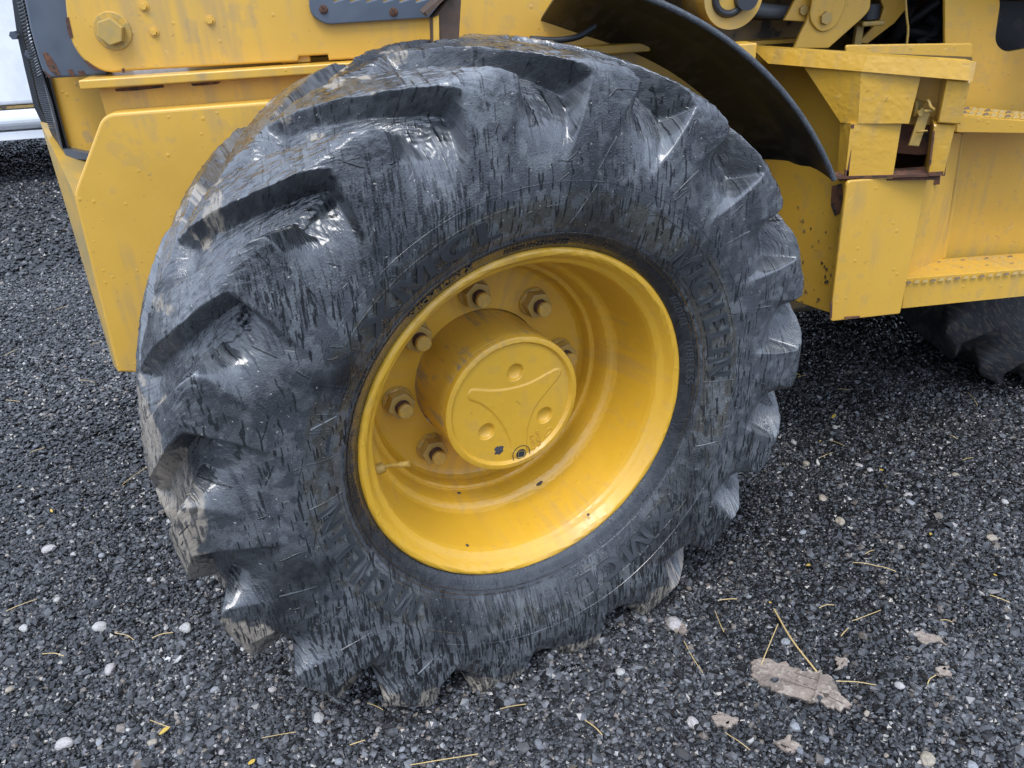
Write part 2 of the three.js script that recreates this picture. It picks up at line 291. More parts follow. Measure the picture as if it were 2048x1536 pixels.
// ---- rubber: dark, filmed with grey road dust that rain has run through in upright streaks; mud on the lug ends
const rubbers = [-180, 0].map((TH0, half) => { // one texture for each half turn
  const W = 2048, H = 1024, col = new Float32Array(W * H * 3), bump = new Float32Array(W * H), rough = new Float32Array(W * H);
  const DARK = [0.007, 0.0078, 0.009], FILM = [0.054, 0.058, 0.063], OLIVE = [0.066, 0.062, 0.048], CRUST = [0.105, 0.112, 0.115], MUD = [0.23, 0.195, 0.15];
  for (let j = 0; j < H; j++) {
    const u = (j + 0.5) / H, r = u < 0.745 ? sectAt(u, 4) : 0.622 + 0.5 * (u - 0.745);
    for (let i = 0; i < W; i++) {
      const th = half ? 180 * (1 - (i + 0.5) / W) : -180 + 180 * (i + 0.5) / W, q = th * Math.PI / 180, X = r * Math.sin(q), Y = r * Math.cos(q), o = j * W + i;
      const big = fbm(X * 9 + 5, Y * 9, 1, 3), mid = fbm(X * 55, Y * 55, 2, 4), fine = noise(X * 640, Y * 640, 3);
      const run = 0.55 * noise(X * 430, Y * 62, 5) + 0.45 * noise(X * 230 + 9, Y * 30, 6);
      const more = 0.20 * (big - 0.5) + 0.13 * smooth(0.1, -0.5, Y) - 0.09;
      const wash = smooth(0.61, 0.66, run + more);
      let film = clamp(0.60 + 1.7 * (big - 0.47) + 0.5 * (mid - 0.5)) * (1 - 0.9 * wash);
      const bead = 1 - smooth(0.362, 0.370, r + 0.012 * (mid - 0.5)); film *= 1 - 0.82 * bead;
      const band = smooth(0.372, 0.378, r) * (1 - smooth(0.436, 0.446, r + 0.02 * (big - 0.5))) * smooth(0.42, 0.6, big + 0.12);
      const crust = smooth(0.43, 0.62, fbm(X * 75, Y * 55, 21, 4) + 0.13 * smooth(0.1, -0.5, Y) + 0.07 * smooth(0, -0.5, X) - 0.05);
      let c = mixc(DARK, mixc(mixc(FILM, OLIVE, 0.85 * band), CRUST, 0.8 * crust), film);
      c = c.map(v => v * (0.8 + 0.4 * fine));
      // dried mud: lug ends low on the wheel and round the left side, with ragged outlines
      const low = smooth(-0.34, -0.56, Y), left = smooth(-0.30, -0.6, X) * smooth(0.35, 0.0, Y);
      const where = 0.62 * low * smooth(0.52, 0.66, u) + 0.52 * left * smooth(0.56, 0.72, u) + 0.24 * smooth(0.74, 0.84, u);
      const mud = smooth(0.47, 0.55, where + 0.75 * (fbm(X * 22, Y * 22, 11, 4) - 0.36)) * (1 - 0.75 * smooth(0.60, 0.66, run + 0.02));
      c = mixc(c, MUD.map(v => v * (0.75 + 0.5 * mid)), mud * 0.92);
      col[o * 3] = c[0]; col[o * 3 + 1] = c[1]; col[o * 3 + 2] = c[2];
      bump[o] = 0.45 + 0.10 * (mid - 0.5) + 0.09 * (fine - 0.5) - 0.06 * wash + 0.14 * mud * (0.6 + fbm(X * 120, Y * 120, 4, 2));
      rough[o] = clamp(0.19 + 0.12 * film + 0.30 * (mid - 0.5) - 0.10 * wash + 0.14 * crust + 0.42 * mud);
    }
  }
  seed = 31337 + half; // cuts in the rubber, bits of straw and pale scrapes
  const stroke = (th, u, len, ang, width, c, k, dz) => {
    const n = Math.ceil(len / 0.0007); let x = (half ? 1 - th / 180 : (th + 180) / 180) * W, y = u * H; const r = sectAt(u, 4), sx = W / (Math.PI * r), sy = H / 0.5;
    for (let q = 0; q < n; q++) {
      for (let v = -2; v <= 2; v++) for (let w = -2; w <= 2; w++) { const ix = Math.floor(x) + w, iy = Math.floor(y) + v; if (iy < 0 || iy >= H) continue; const d = Math.hypot((ix - x) / sx, (iy - y) / sy); if (d > width) continue; const o = iy * W + ((ix % W) + W) % W; for (let z = 0; z < 3; z++) col[o * 3 + z] = lerp(col[o * 3 + z], c[z], k); bump[o] += dz * 0.25; }
      x += Math.cos(ang) * 0.0007 * sx; y += Math.sin(ang) * 0.0007 * sy; ang += rr(-0.05, 0.05);
    }
  };
  for (let k = 0; k < 60; k++) stroke(TH0 + rr(0, 180), rr(0.3, 0.74), rr(0.006, 0.035), rr(0, 6.3), 0.0009, [0.008, 0.009, 0.01], 0.8, -0.5);
  for (let k = 0; k < 60; k++) stroke(TH0 + rr(0, 180), rr(0.12, 0.8), rr(0.002, 0.014), rr(0, 6.3), 0.0007, [0.26, 0.24, 0.19], 0.35, 0.2);
  const uOfR = []; for (let k = 0, u = 0.05; k <= 300; k++) { const r = 0.336 + 0.29 * k / 300; while (u < 0.76 && sectAt(u, 4) < r) u += 0.0005; uOfR.push(u); }
  for (let k = 0; k < 4600; k++) { // single runs of rain, straight down whatever the wheel's turn
    const q = (TH0 / 180 + rnd()) * Math.PI, r0 = Math.sqrt(rr(0.34 ** 2, 0.62 ** 2)), X = r0 * Math.sin(q), Y0 = r0 * Math.cos(q);
    if (noise(X * 7, Y0 * 7, 40) < 0.34 + 0.34 * smooth(-0.3, 0.3, Y0)) continue;
    const len = 0.004 + 0.026 * Math.pow(rnd(), 1.6), wd = 0.0005 + 0.0019 * Math.pow(rnd(), 1.5), dk = rr(0.55, 0.95);
    for (let t = 0; t < len; t += 0.0006) {
      const Y = Y0 - t, r = Math.hypot(X, Y), kk = (r - 0.336) / 0.29 * 300; if (kk < 0 || kk > 299) break;
      const u = uOfR[kk | 0], hw = wd * (0.35 + 0.65 * Math.sin(Math.PI * clamp(t / len * 0.8 + 0.2))), iy = (u * H) | 0, x = (half ? 1 - Math.atan2(X, Y) / Math.PI : Math.atan2(X, Y) / Math.PI + 1) * W, hx = Math.max(0.6, hw * W / (Math.PI * r));
      for (let ix = Math.ceil(x - hx); ix <= x + hx; ix++) for (let dy = 0; dy < 2; dy++) { const o = Math.min(H - 1, iy + dy) * W + ((ix % W) + W) % W; for (let z = 0; z < 3; z++) col[o * 3 + z] = lerp(col[o * 3 + z], DARK[z], dk * 0.75); rough[o] = lerp(rough[o], 0.26, 0.4); }
    }
  }
  for (let k = 0; k < 300; k++) stroke(TH0 + rr(0, 180), rr(0.2, 0.98), rr(0.0005, 0.003), rr(0, 6.3), rr(0.0006, 0.0012), [0.32, 0.30, 0.26], 0.5, 0.3);
  const mat = new THREE.MeshPhysicalMaterial({
    map: dataTex(W, H, (i, j) => { const o = (j * W + i) * 3; return lin8(col[o], col[o + 1], col[o + 2]); }, true),
    bumpMap: dataTex(W, H, (i, j) => { const v = clamp(bump[j * W + i]) * 255 | 0; return [v, v, v]; }, false),
    roughnessMap: dataTex(W, H, (i, j) => { const v = clamp(rough[j * W + i]) * 255 | 0; return [0, v, 0]; }, false),
    bumpScale: 0.006, specularIntensity: 1.0, clearcoat: 0.55, clearcoatRoughness: 0.1,
  });
  for (const k of ['map', 'bumpMap', 'roughnessMap']) mat[k].wrapS = mat[k].wrapT = THREE.MirroredRepeatWrapping; // the second half is stored turned round
  return mat;
}), rubber = rubbers[0];
const moulded = flat([0.034, 0.037, 0.040], 0.33);
const wheel = new THREE.Group(); wheel.name = 'wheel'; wheel.position.set(0, HUB_Y, 0); wheel.rotation.y = STEER; loader.add(wheel);
wheel.userData.label = 'big steered wheel with muddy lugged tyre and yellow rim';
part('tyre', tyreGeometry(1440, 270, true), rubbers, wheel, 'large black lugged tyre filmed with grey dust and rain streaks');

// sidewall surface for things moulded on it
const sideTable = []; for (let k = 0; k <= 300; k++) { const u = 0.02 + 0.5 * k / 300; sideTable.push([sectAt(u, 4), sectAt(u, 3)]); }
function sideA(r) { let i = 0; while (i < 299 && sideTable[i + 1][0] < r) i++; const a = sideTable[i], b = sideTable[i + 1]; return TYRE_MID + lerp(a[1], b[1], clamp((r - a[0]) / (b[0] - a[0]))); }
function sideUV(g) { // the rubber's own texture carries on over raised lettering
  const p = g.attributes.position, uv = new Float32Array(p.count * 2);
  for (let i = 0; i < p.count; i++) { const x = p.getX(i), y = p.getY(i), r = Math.hypot(x, y); let u = 0.02; for (let k = 0; k < 300; k++) if (sideTable[k][0] <= r) u = 0.02 + 0.5 * k / 300; uv[i * 2] = Math.atan2(x, y) / Math.PI + 1; uv[i * 2 + 1] = u; }
  g.setAttribute('uv', new THREE.BufferAttribute(uv, 2)); return g;
}
function ontoSide(g) { // flat (angle in degrees, radius, height) -> the tyre's side
  const p = g.attributes.position;
  for (let i = 0; i < p.count; i++) { const q = p.getX(i) * Math.PI / 180, r = p.getY(i), a = sideA(r) + p.getZ(i), d = deform(r * Math.sin(q), r * Math.cos(q), a); p.setXYZ(i, d[0], d[1], d[2]); }
  g.computeVertexNormals(); return sideUV(g);
}
const font = await new FontLoader().loadAsync('fonts/droid/droid_sans_bold.typeface.json');
function sideText(str, a0, a1, r, size, lift) {
  const rMid = r + size / 2, list = [];
  const adv = [...str].map(ch => (font.data.glyphs[ch] ?? font.data.glyphs.n).ha), tot = adv.reduce((s, v) => s + v, 0);
  let at = 0;
  [...str].forEach((ch, k) => {
    const span = (a1 - a0) * adv[k] / tot;
    if (ch !== ' ') {
      const g = fix(new TextGeometry(ch, { font, size, depth: lift + 0.002, curveSegments: 5, bevelEnabled: false })); g.computeBoundingBox();
      const b = g.boundingBox, wNat = adv[k] * size / font.data.resolution, p = g.attributes.position;
      for (let i = 0; i < p.count; i++) p.setXYZ(i, a0 + at + span * p.getX(i) / wNat, r + p.getY(i), p.getZ(i) - 0.002);
      list.push(ontoSide(g));
    }
    at += span;
  });
  return list;
}
function sideBar(a0, r0, a1, r1, width, lift, n = 24) { // a thin moulded rib between two (angle, radius) points
  const v = [], W2 = width / 2;
  const at = (t) => [lerp(a0, a1, t), lerp(r0, r1, t)];
  for (let k = 0; k < n; k++) {
    const P = [k / n, (k + 1) / n].map(t => { const [a, r] = at(t), da = (a1 - a0) * Math.PI / 180 * r, dr = r1 - r0, L = Math.hypot(da, dr) || 1; const nx = -dr / L * W2 / r * 180 / Math.PI, ny = da / L * W2; return [[a - nx, r - ny, -0.002], [a, r, lift], [a + nx, r + ny, -0.002]]; });
    for (const e of [0, 1]) v.push(...P[0][e], ...P[1][e], ...P[1][e + 1], ...P[0][e], ...P[1][e + 1], ...P[0][e + 1]);
  }
  const g = new THREE.BufferGeometry(); g.setAttribute('position', new THREE.Float32BufferAttribute(v, 3)); return ontoSide(g);
}
for (const turn of [0, 180]) {
  for (const g of sideText('MICHELIN', 43 + turn, 90 + turn, 0.381, 0.044, 0.0045)) part('raised_letter', g, moulded, wheel);
  for (const g of sideText('XMCL', -47 + turn, -9 + turn, 0.389, 0.038, 0.0042)) part('raised_letter', g, moulded, wheel);
  for (const g of sideText('Line', -66 + turn, -60.6 + turn, 0.396, 0.014, 0.0012)) part('raised_letter', g, moulded, wheel);
  for (const g of sideText('Compact', -77 + turn, -71.5 + turn, 0.396, 0.010, 0.0012)) part('raised_letter', g, moulded, wheel);
  const ribs = [];
  ribs.push(sideBar(28 + turn, 0.3745, 91 + turn, 0.3745, 0.003, 0.0014, 60), sideBar(28 + turn, 0.434, 91 + turn, 0.434, 0.003, 0.0014, 60), sideBar(28 + turn, 0.3745, 28 + turn, 0.434, 0.003, 0.0014), sideBar(91 + turn, 0.3745, 91 + turn, 0.434, 0.003, 0.0014));
  ribs.push(sideBar(-51 + turn, 0.384, -6.5 + turn, 0.384, 0.0025, 0.0013, 50), sideBar(-51 + turn, 0.431, -6.5 + turn, 0.431, 0.0025, 0.0013, 50), sideBar(-51 + turn, 0.384, -51 + turn, 0.431, 0.0025, 0.0013), sideBar(-6.5 + turn, 0.384, -6.5 + turn, 0.431, 0.0025, 0.0013));
  for (const [a, b] of [[-78, -70.8], [-70.2, -67], [-66.6, -60]]) for (const q of [[a, 0.391, b, 0.391], [a, 0.436, b, 0.436], [a, 0.391, a, 0.436], [b, 0.391, b, 0.436]]) ribs.push(sideBar(q[0] + turn, q[1], q[2] + turn, q[3], 0.002, 0.0012, 8));
  ribs.push(sideBar(-70 + turn, 0.393, -67.2 + turn, 0.434, 0.006, 0.0014), sideBar(-67.2 + turn, 0.393, -70 + turn, 0.434, 0.006, 0.0014));
  ribs.push(sideBar(8.2 + turn, 0.365, 13 + turn, 0.454, 0.003, 0.0016));
  part('moulded_rib', merge(ribs), rubber, wheel);
}
for (const [s, a, b, r, h] of [['MICHELIN X', -39, -17.5, 0.3455, 0.0125], ['MAX/250 kPa-2.5 bar-36 PSI', -8, 12, 0.3435, 0.008], ['RADIAL', 57, 70, 0.3455, 0.0125], ['TUBELESS', 75, 92, 0.3455, 0.0125]])
  for (const g of sideText(s, a, b, r, h, 0.0022)) part('raised_letter', g, moulded, wheel);
{ // emblem above the rim, the round fine lines and the comb of small marks by the bead
  const e = [[-5.8, .372], [-5.4, .39], [-4.6, .404], [-3, .414], [1, .419], [5.5, .419], [5.2, .395], [4.2, .38], [3, .373], [2.6, .370], [-5.8, .369]], ribs = [];
  for (let k = 0; k + 1 < e.length; k++) ribs.push(sideBar(e[k][0], e[k][1], e[k + 1][0], e[k + 1][1], 0.0022, 0.0014, 4));
  ribs.push(sideBar(-3, .381, -0.5, .412, 0.002, 0.0014, 4), sideBar(-0.5, .412, 1.6, .384, 0.002, 0.0014, 4), sideBar(-0.5, .412, -0.8, .386, 0.002, 0.0014, 4), sideBar(-3, .386, 1.8, .385, 0.002, 0.0014, 4));
  ribs.push(sideBar(-180, 0.457, 180, 0.457, 0.003, 0.0007, 260), sideBar(-180, 0.3665, 180, 0.3665, 0.004, 0.0018, 260), sideBar(-180, 0.3595, 180, 0.3595, 0.003, 0.0012, 260));
  for (let a = 118; a < 292; a += 0.62) if (noise(a * 0.45, 3, 4) > 0.42) ribs.push(sideBar(a, 0.3445, a + 0.1, 0.3525, 0.0016, 0.001, 1));
  part('moulded_rib', merge(ribs), rubber, wheel);
}
for (let k = 0; k < 18; k++) { // a moulded line down the side between lugs
  const a = -15.2 + PITCH * k; part('moulded_rib', sideBar(a + 7.5, 0.472, a + 10.2, 0.528, 0.0020, 0.0006, 8), rubber, wheel);
}

// ---- rim, hub, nuts, valve
function lathe(profile, seg, uvScale = 1) { // profile of (radius, axial); turned round the wheel's own axis (local z); uv in metres
  const pts = profile.map(([r, a]) => new THREE.Vector2(r, a)), g = new THREE.LatheGeometry(pts, seg); g.rotateX(Math.PI / 2);
  let len = [0]; for (let i = 1; i < pts.length; i++) len.push(len[i - 1] + pts[i].distanceTo(pts[i - 1]));
  const uv = g.attributes.uv; for (let i = 0; i < uv.count; i++) uv.setXY(i, uv.getX(i) * 1.9 * uvScale, len[i % pts.length] + 0.13);
  return toCreasedNormals(g, 0.7);
}
function spline(pts, n) { return new THREE.CatmullRomCurve3(pts.map(p => new THREE.Vector3(p[0], p[1], 0)), false, 'centripetal').getPoints(n).map(v => [v.x, v.y]); }
part('rim', lathe(spline([[0.326, -0.02], [0.334, -0.016], [0.3365, -0.008], [0.335, -0.001], [0.330, 0.002], [0.323, 0.000], [0.318, -0.008], [0.313, -0.018], [0.309, -0.022], [0.305, -0.025], [0.3005, -0.033], [0.2965, -0.050], [0.291, -0.085], [0.2855, -0.120], [0.281, -0.143], [0.2765, -0.150], [0.269, -0.157], [0.264, -0.168], [0.2605, -0.180], [0.258, -0.192], [0.2565, -0.197], [0.2525, -0.196], [0.249, -0.198], [0.246, -0.206], [0.243, -0.222], [0.236, -0.231], [0.222, -0.2345], [0.20, -0.235], [0.17, -0.235], [0.1455, -0.235]], 150), 160), wheelYellow, wheel, 'deep yellow painted rim, inside of the barrel and dish');
part('hub', lathe([[0.1445, -0.262], [0.1435, -0.24], [0.143, -0.12], [0.1432, -0.0975], [0.1418, -0.0965], [0.1415, -0.0955]], 96), scuffedYellow, wheel, 'round yellow hub drum with scuffed paint');
part('hub_cover_ring', lathe([[0.1410, -0.0960], [0.1436, -0.0945], [0.1436, -0.087], [0.1425, -0.0835], [0.139, -0.0815], [0.1325, -0.0815], [0.1305, -0.0835], [0.1292, -0.0870], [0.1275, -0.0885]], 96), wheelYellow, wheel);
{ // hub cover: a disc with three dimples, a moulded three-armed ridge and the level mark
  const N = 170, HR = 0.128, pos = [], uv = [], idx = [], dim = [[-0.0245 + 0.018, 0.058], [0.049, -0.020], [-0.052, -0.043]];
  const onFace = (px, py, a) => { const d = rayOf(px, py), n = [Math.sin(STEER), 0, Math.cos(STEER)], Q = [n[0] * a, HUB_Y, n[2] * a]; const t = ((Q[0] - CAM_POS[0]) * n[0] + (Q[1] - CAM_POS[1]) * n[1] + (Q[2] - CAM_POS[2]) * n[2]) / (d[0] * n[0] + d[1] * n[1] + d[2] * n[2]); const P = [CAM_POS[0] + d[0] * t, CAM_POS[1] + d[1] * t - HUB_Y, CAM_POS[2] + d[2] * t]; return [P[0] * Math.cos(STEER) - P[2] * Math.sin(STEER), P[1]]; };
  const z5 = (x, y) => onFace(820 + x * 0.234375, 600 + y * 0.234375, -0.088);
  const dims = [z5(900, 620), z5(1150, 985), z5(655, 1125)];
  const star = new THREE.CatmullRomCurve3([[545, 757], [700, 765], [860, 748], [1020, 700], [1180, 615], [1255, 580], [1295, 600], [1270, 660], [1180, 770], [1080, 900], [1030, 1010], [1005, 1110], [1000, 1200], [985, 1300], [920, 1360], [872, 1320], [845, 1200], [790, 1080], [700, 965], [600, 890], [510, 855], [490, 810], [510, 770]].map(([x, y]) => { const p = z5(x, y); return new THREE.Vector3(p[0], p[1], 0); }), true, 'catmullrom', 0.5).getPoints(420);
  const segs = star.map((p, i) => [p.x, p.y, star[(i + 1) % star.length].x, star[(i + 1) % star.length].y]);
  const grid = new Map();
  star.forEach((p) => { for (let a = -2; a <= 2; a++) for (let b = -2; b <= 2; b++) { const k = `${Math.floor(p.x / 0.004) + a},${Math.floor(p.y / 0.004) + b}`; if (!grid.has(k)) grid.set(k, []); grid.get(k).push(p); } });
  const inside = (x, y) => { let c = false; for (const [x0, y0, x1, y1] of segs) if ((y0 > y) !== (y1 > y) && x < (x1 - x0) * (y - y0) / (y1 - y0) + x0) c = !c; return c; };
  const zAt = (x, y) => {
    let z = -0.0885;
    for (const [dx, dy] of dims) { const d = Math.hypot(x - dx, y - dy) / 0.0185; if (d < 1) z -= 0.0105 * Math.sqrt(1 - d * d) * smooth(1, 0.8, d) + 0; }
    let best = 1; const near = grid.get(`${Math.floor(x / 0.004)},${Math.floor(y / 0.004)}`); if (near) for (const p of near) best = Math.min(best, Math.hypot(p.x - x, p.y - y));
    const ins = inside(x, y); z += ins ? 0.0022 * smooth(0, 0.003, best) : 0; z += 0.0004 * (fbm(x * 90, y * 90, 2, 3) - 0.5);
    return z;
  };
  for (let i = 0; i <= N; i++) for (let j = 0; j <= N; j++) { // square grid bent to a disc
    let a = i / N * 2 - 1, b = j / N * 2 - 1; const x = a * Math.sqrt(1 - b * b / 2) * HR, y = b * Math.sqrt(1 - a * a / 2) * HR;
    pos.push(x, y, zAt(x, y)); uv.push(x + 0.4, y + 0.6);
  }
  for (let i = 0; i < N; i++) for (let j = 0; j < N; j++) { const a = i * (N + 1) + j, b = a + N + 1; idx.push(a, b, b + 1, a, b + 1, a + 1); }
  const g = new THREE.BufferGeometry(); g.setAttribute('position', new THREE.Float32BufferAttribute(pos, 3)); g.setAttribute('uv', new THREE.Float32BufferAttribute(uv, 2)); g.setIndex(idx); g.computeVertexNormals();
  part('hub_cover', g, wheelYellow, wheel, 'yellow hub cover with three dimples and a three armed ridge');
  // drain plug with a square socket
  const pc = z5(945, 1310);
  const ring = new THREE.Shape(); ring.absarc(0, 0, 0.0180, 0, 6.2832); const sq = new THREE.Path(); for (let k = 0; k < 4; k++) { const q = k * Math.PI / 2 + 0.55; sq[k ? 'lineTo' : 'moveTo'](0.0108 * Math.cos(q), 0.0108 * Math.sin(q)); } sq.closePath(); ring.holes.push(sq);
  const plug = new THREE.ExtrudeGeometry(ring, { depth: 0.006, bevelEnabled: true, bevelSize: 0.0008, bevelThickness: 0.0008, bevelSegments: 2, curveSegments: 24 }); plug.translate(pc[0], pc[1], -0.0905);
  part('drain_plug', plug, boltYellow, wheel, 'round plug with a square socket in the hub cover');
  const sock = new THREE.CylinderGeometry(0.0115, 0.0115, 0.001, 20); sock.rotateX(Math.PI / 2); sock.translate(pc[0], pc[1], -0.0866); part('plug_socket', sock, darkSteel, wheel);
  const gap = new THREE.RingGeometry(0.0186, 0.0202, 40); gap.translate(pc[0], pc[1], -0.0856); part('plug_joint', gap, darkSteel, wheel);
  // level lettering beside the plug
  const dirA = z5(1065, 1290), dirB = z5(1040, 1130), rot = Math.atan2(dirB[1] - dirA[1], dirB[0] - dirA[0]), L = Math.hypot(dirB[0] - dirA[0], dirB[1] - dirA[1]);
  [['OIL LEVEL', z5(1075, 1300), 0.0072], ['OELSTAND', z5(1122, 1270), 0.0072]].forEach(([s, at, size]) => {
    const g = fix(new TextGeometry(s, { font, size, depth: 0.0022, curveSegments: 3, bevelEnabled: false })); g.computeBoundingBox(); const k = L * 1.02 / (g.boundingBox.max.x - g.boundingBox.min.x); g.scale(k, 1, 1); g.rotateZ(rot); g.translate(at[0], at[1], -0.089);
    part('raised_lettering', g, wheelYellow, wheel);
  });
  const dc = z5(1178, 1125), loop = new THREE.CatmullRomCurve3([[0, 0.010], [0.005, 0.005], [0.004, -0.002], [0, -0.012], [-0.004, -0.002], [-0.005, 0.005]].map(([x, y]) => { const a = -0.75; return new THREE.Vector3(dc[0] + x * Math.cos(a) - y * Math.sin(a), dc[1] + x * Math.sin(a) + y * Math.cos(a), -0.0882); }), true);
  part('raised_drop', new THREE.TubeGeometry(loop, 30, 0.0010, 6, true), wheelYellow, wheel);
  const blot = (cx, cy, R, sd, z, mat, nm, zf) => { const v = [], n = 26; const P = []; for (let k = 0; k < n; k++) { const q = k / n * 6.2832, rad = R * (0.72 + 0.55 * noise(Math.cos(q) * 2.2 + sd, Math.sin(q) * 2.2, sd)); P.push([cx + rad * Math.cos(q), cy + rad * Math.sin(q)]); } for (let k = 0; k < n; k++) { const a = P[k], b = P[(k + 1) % n]; v.push(cx, cy, z + 0.0014, ...a, z, ...b, z); } const bg = new THREE.BufferGeometry(); bg.setAttribute('position', new THREE.Float32BufferAttribute(v, 3)); bg.setAttribute('uv', new THREE.Float32BufferAttribute(v.filter((_, i) => i % 3 < 2), 2)); bg.computeVertexNormals(); return part(nm, bg, mat, wheel); };
  const b1 = z5(762, 1283); blot(b1[0], b1[1], 0.0105, 3, -0.0882, flat([0.045, 0.045, 0.05], 0.8), 'mud_spot');
}
{ // eight studs with washers and flanged hex nuts
  const washer = lathe([[0.0001, 0], [0.0275, 0], [0.0275, 0.005], [0.0265, 0.0065], [0.0001, 0.0065]], 36), collar = lathe([[0.0245, 0.0065], [0.0245, 0.009], [0.022, 0.0105], [0.001, 0.0105]], 30);
  const hexN = (R, z0, z1) => { const s = new THREE.Shape(); for (let k = 0; k < 6; k++) { const q = k * Math.PI / 3 + 0.2; s[k ? 'lineTo' : 'moveTo'](R * Math.cos(q), R * Math.sin(q)); } s.closePath(); const g = new THREE.ExtrudeGeometry(s, { depth: z1 - z0 - 0.003, bevelEnabled: true, bevelSize: 0.0016, bevelThickness: 0.0015, bevelSegments: 2 }); g.translate(0, 0, z0 + 0.0015); return g; };
  const nut = hexN(0.0235, 0.0065, 0.036);
  const threadProfile = []; for (let k = 0; k <= 22; k++) threadProfile.push([k % 2 ? 0.0136 : 0.0126, 0.036 + k * 0.0009]);
  const stud = lathe([[0.0126, 0.030], ...threadProfile], 24), tip = lathe([[0.0134, 0.0535], [0.0138, 0.056], [0.0136, 0.062], [0.0118, 0.064], [0.0001, 0.0643]], 28);
  for (let k = 0; k < 8; k++) {
    const q = (-1.5 + 45 * k) * Math.PI / 180, turn = 0.5 + 1.3 * k, x = 0.187 * Math.sin(q), y = 0.187 * Math.cos(q);
    const n = part('wheel_nut', merge([washer, collar, nut]), boltYellow, wheel), s = part('stud_thread', stud, rustMat, wheel), t = part('stud_end', tip, boltYellow, wheel);
    for (const o of [n, s, t]) { o.position.set(x, y, -0.235); o.rotation.z = turn; o.scale.set(1.14, 1.14, 0.92); }
  }
}
{ // tyre valve leaning out of the barrel
  const q = -98.5 * Math.PI / 180, b = [0.288 * Math.sin(q), 0.288 * Math.cos(q)];
  const base = new THREE.Vector3(b[0], b[1], -0.075), mid1 = new THREE.Vector3(b[0] * 0.95, b[1] * 0.95 + 0.001, -0.072), end = new THREE.Vector3(b[0] * 0.86, b[1] * 0.86 + 0.004, -0.052);
  const curve = new THREE.CatmullRomCurve3([base, mid1, end]);
  part('valve_stem', new THREE.TubeGeometry(curve, 20, 0.0042, 12), boltYellow, wheel, 'bent metal tyre valve');
  const d = end.clone().sub(mid1).normalize(), cap = new THREE.CylinderGeometry(0.0058, 0.0058, 0.017, 14); cap.applyQuaternion(new THREE.Quaternion().setFromUnitVectors(new THREE.Vector3(0, 1, 0), d)); cap.translate(...end.clone().addScaledVector(d, 0.004).toArray());
  part('valve_cap', cap, boltYellow, wheel);
  const nut = new THREE.CylinderGeometry(0.0105, 0.0105, 0.014, 6); nut.applyQuaternion(new THREE.Quaternion().setFromUnitVectors(new THREE.Vector3(0, 1, 0), mid1.clone().sub(base).normalize())); nut.translate(...base.clone().lerp(mid1, 0.35).toArray()); part('valve_nut', nut, boltYellow, wheel);
}

{ // flakes of mud and chipped paint in the dish
  const flake = flat([0.06, 0.052, 0.045], 0.8), n = [Math.sin(STEER), 0, Math.cos(STEER)];
  for (const [px, py, size] of [[1083, 972, 10], [905, 962, 8], [912, 1008, 5], [938, 1082, 4], [1172, 1022, 3.5]]) {
    const d = rayOf(px, py), o = [CAM_POS[0], CAM_POS[1] - HUB_Y, CAM_POS[2]], L = (v) => [v[0] * n[2] - v[2] * n[0], v[1], v[0] * n[0] + v[2] * n[2]], O = L(o), D = L(d), R = 0.2865;
    const A = D[0] ** 2 + D[1] ** 2, B = 2 * (O[0] * D[0] + O[1] * D[1]), C = O[0] ** 2 + O[1] ** 2 - R * R, t = (-B + Math.sqrt(B * B - 4 * A * C)) / (2 * A), P = [O[0] + D[0] * t, O[1] + D[1] * t, O[2] + D[2] * t];
    const wall = P[2] > -0.14 ? lerp(0.2995, 0.2815, clamp((-P[2] - 0.035) / 0.105)) : lerp(0.2815, 0.258, clamp((-P[2] - 0.14) / 0.05)), q = Math.atan2(P[0], P[1]), pts = []; // true barrel radius there
    for (let k = 0; k < 11; k++) { const a = k / 11 * 6.28, r = size / 850 * rr(0.35, 1.05); for (const up of [0, 0.0022]) { const rad = wall - 0.0004 - up, qq = q + (r * (up ? 0.7 : 1)) * Math.cos(a) / wall; pts.push(new THREE.Vector3(rad * Math.sin(qq), rad * Math.cos(qq), P[2] + r * (up ? 0.7 : 1) * Math.sin(a))); } }
    part('mud_flake', hull(pts), flake, wheel);
  }
}
// ---- the second wheel, on the turned front half
{
  const w2 = new THREE.Group(); w2.name = 'wheel'; w2.position.set(1.985, HUB_Y + 0.01, -0.78); w2.rotation.y = -0.1; loader.add(w2); w2.userData.label = 'front wheel in the shade under the steps';
  const g2 = tyreGeometry(540, 90, false); g2.clearGroups(); part('tyre', g2, new THREE.MeshPhysicalMaterial({ ...noiseSet([0.011, 0.012, 0.013], [0.022, 0.021, 0.020], 61, { scale: 22, c2: [0.05, 0.041, 0.031] }), bumpScale: 0.003, roughness: 0.7 }), w2, 'tyre with brown mud patches, rubber coloured darker for the shade');  // shade under the machine is put into this darker rubber colour; mud patches real
  part('rim', lathe([[0.326, -0.02], [0.335, -0.006], [0.330, 0.002], [0.318, -0.008], [0.3, -0.033], [0.28, -0.145], [0.25, -0.2], [0.24, -0.235], [0.001, -0.235]], 80), wheelYellow, w2);
  for (const x of [0, 1.93]) { const w3 = w2.clone(); w3.position.set(x, HUB_Y + 0.01, -2.2); w3.rotation.y = Math.PI + 0.1; w3.userData = { label: 'far side wheel under the machine' }; loader.add(w3); }
}

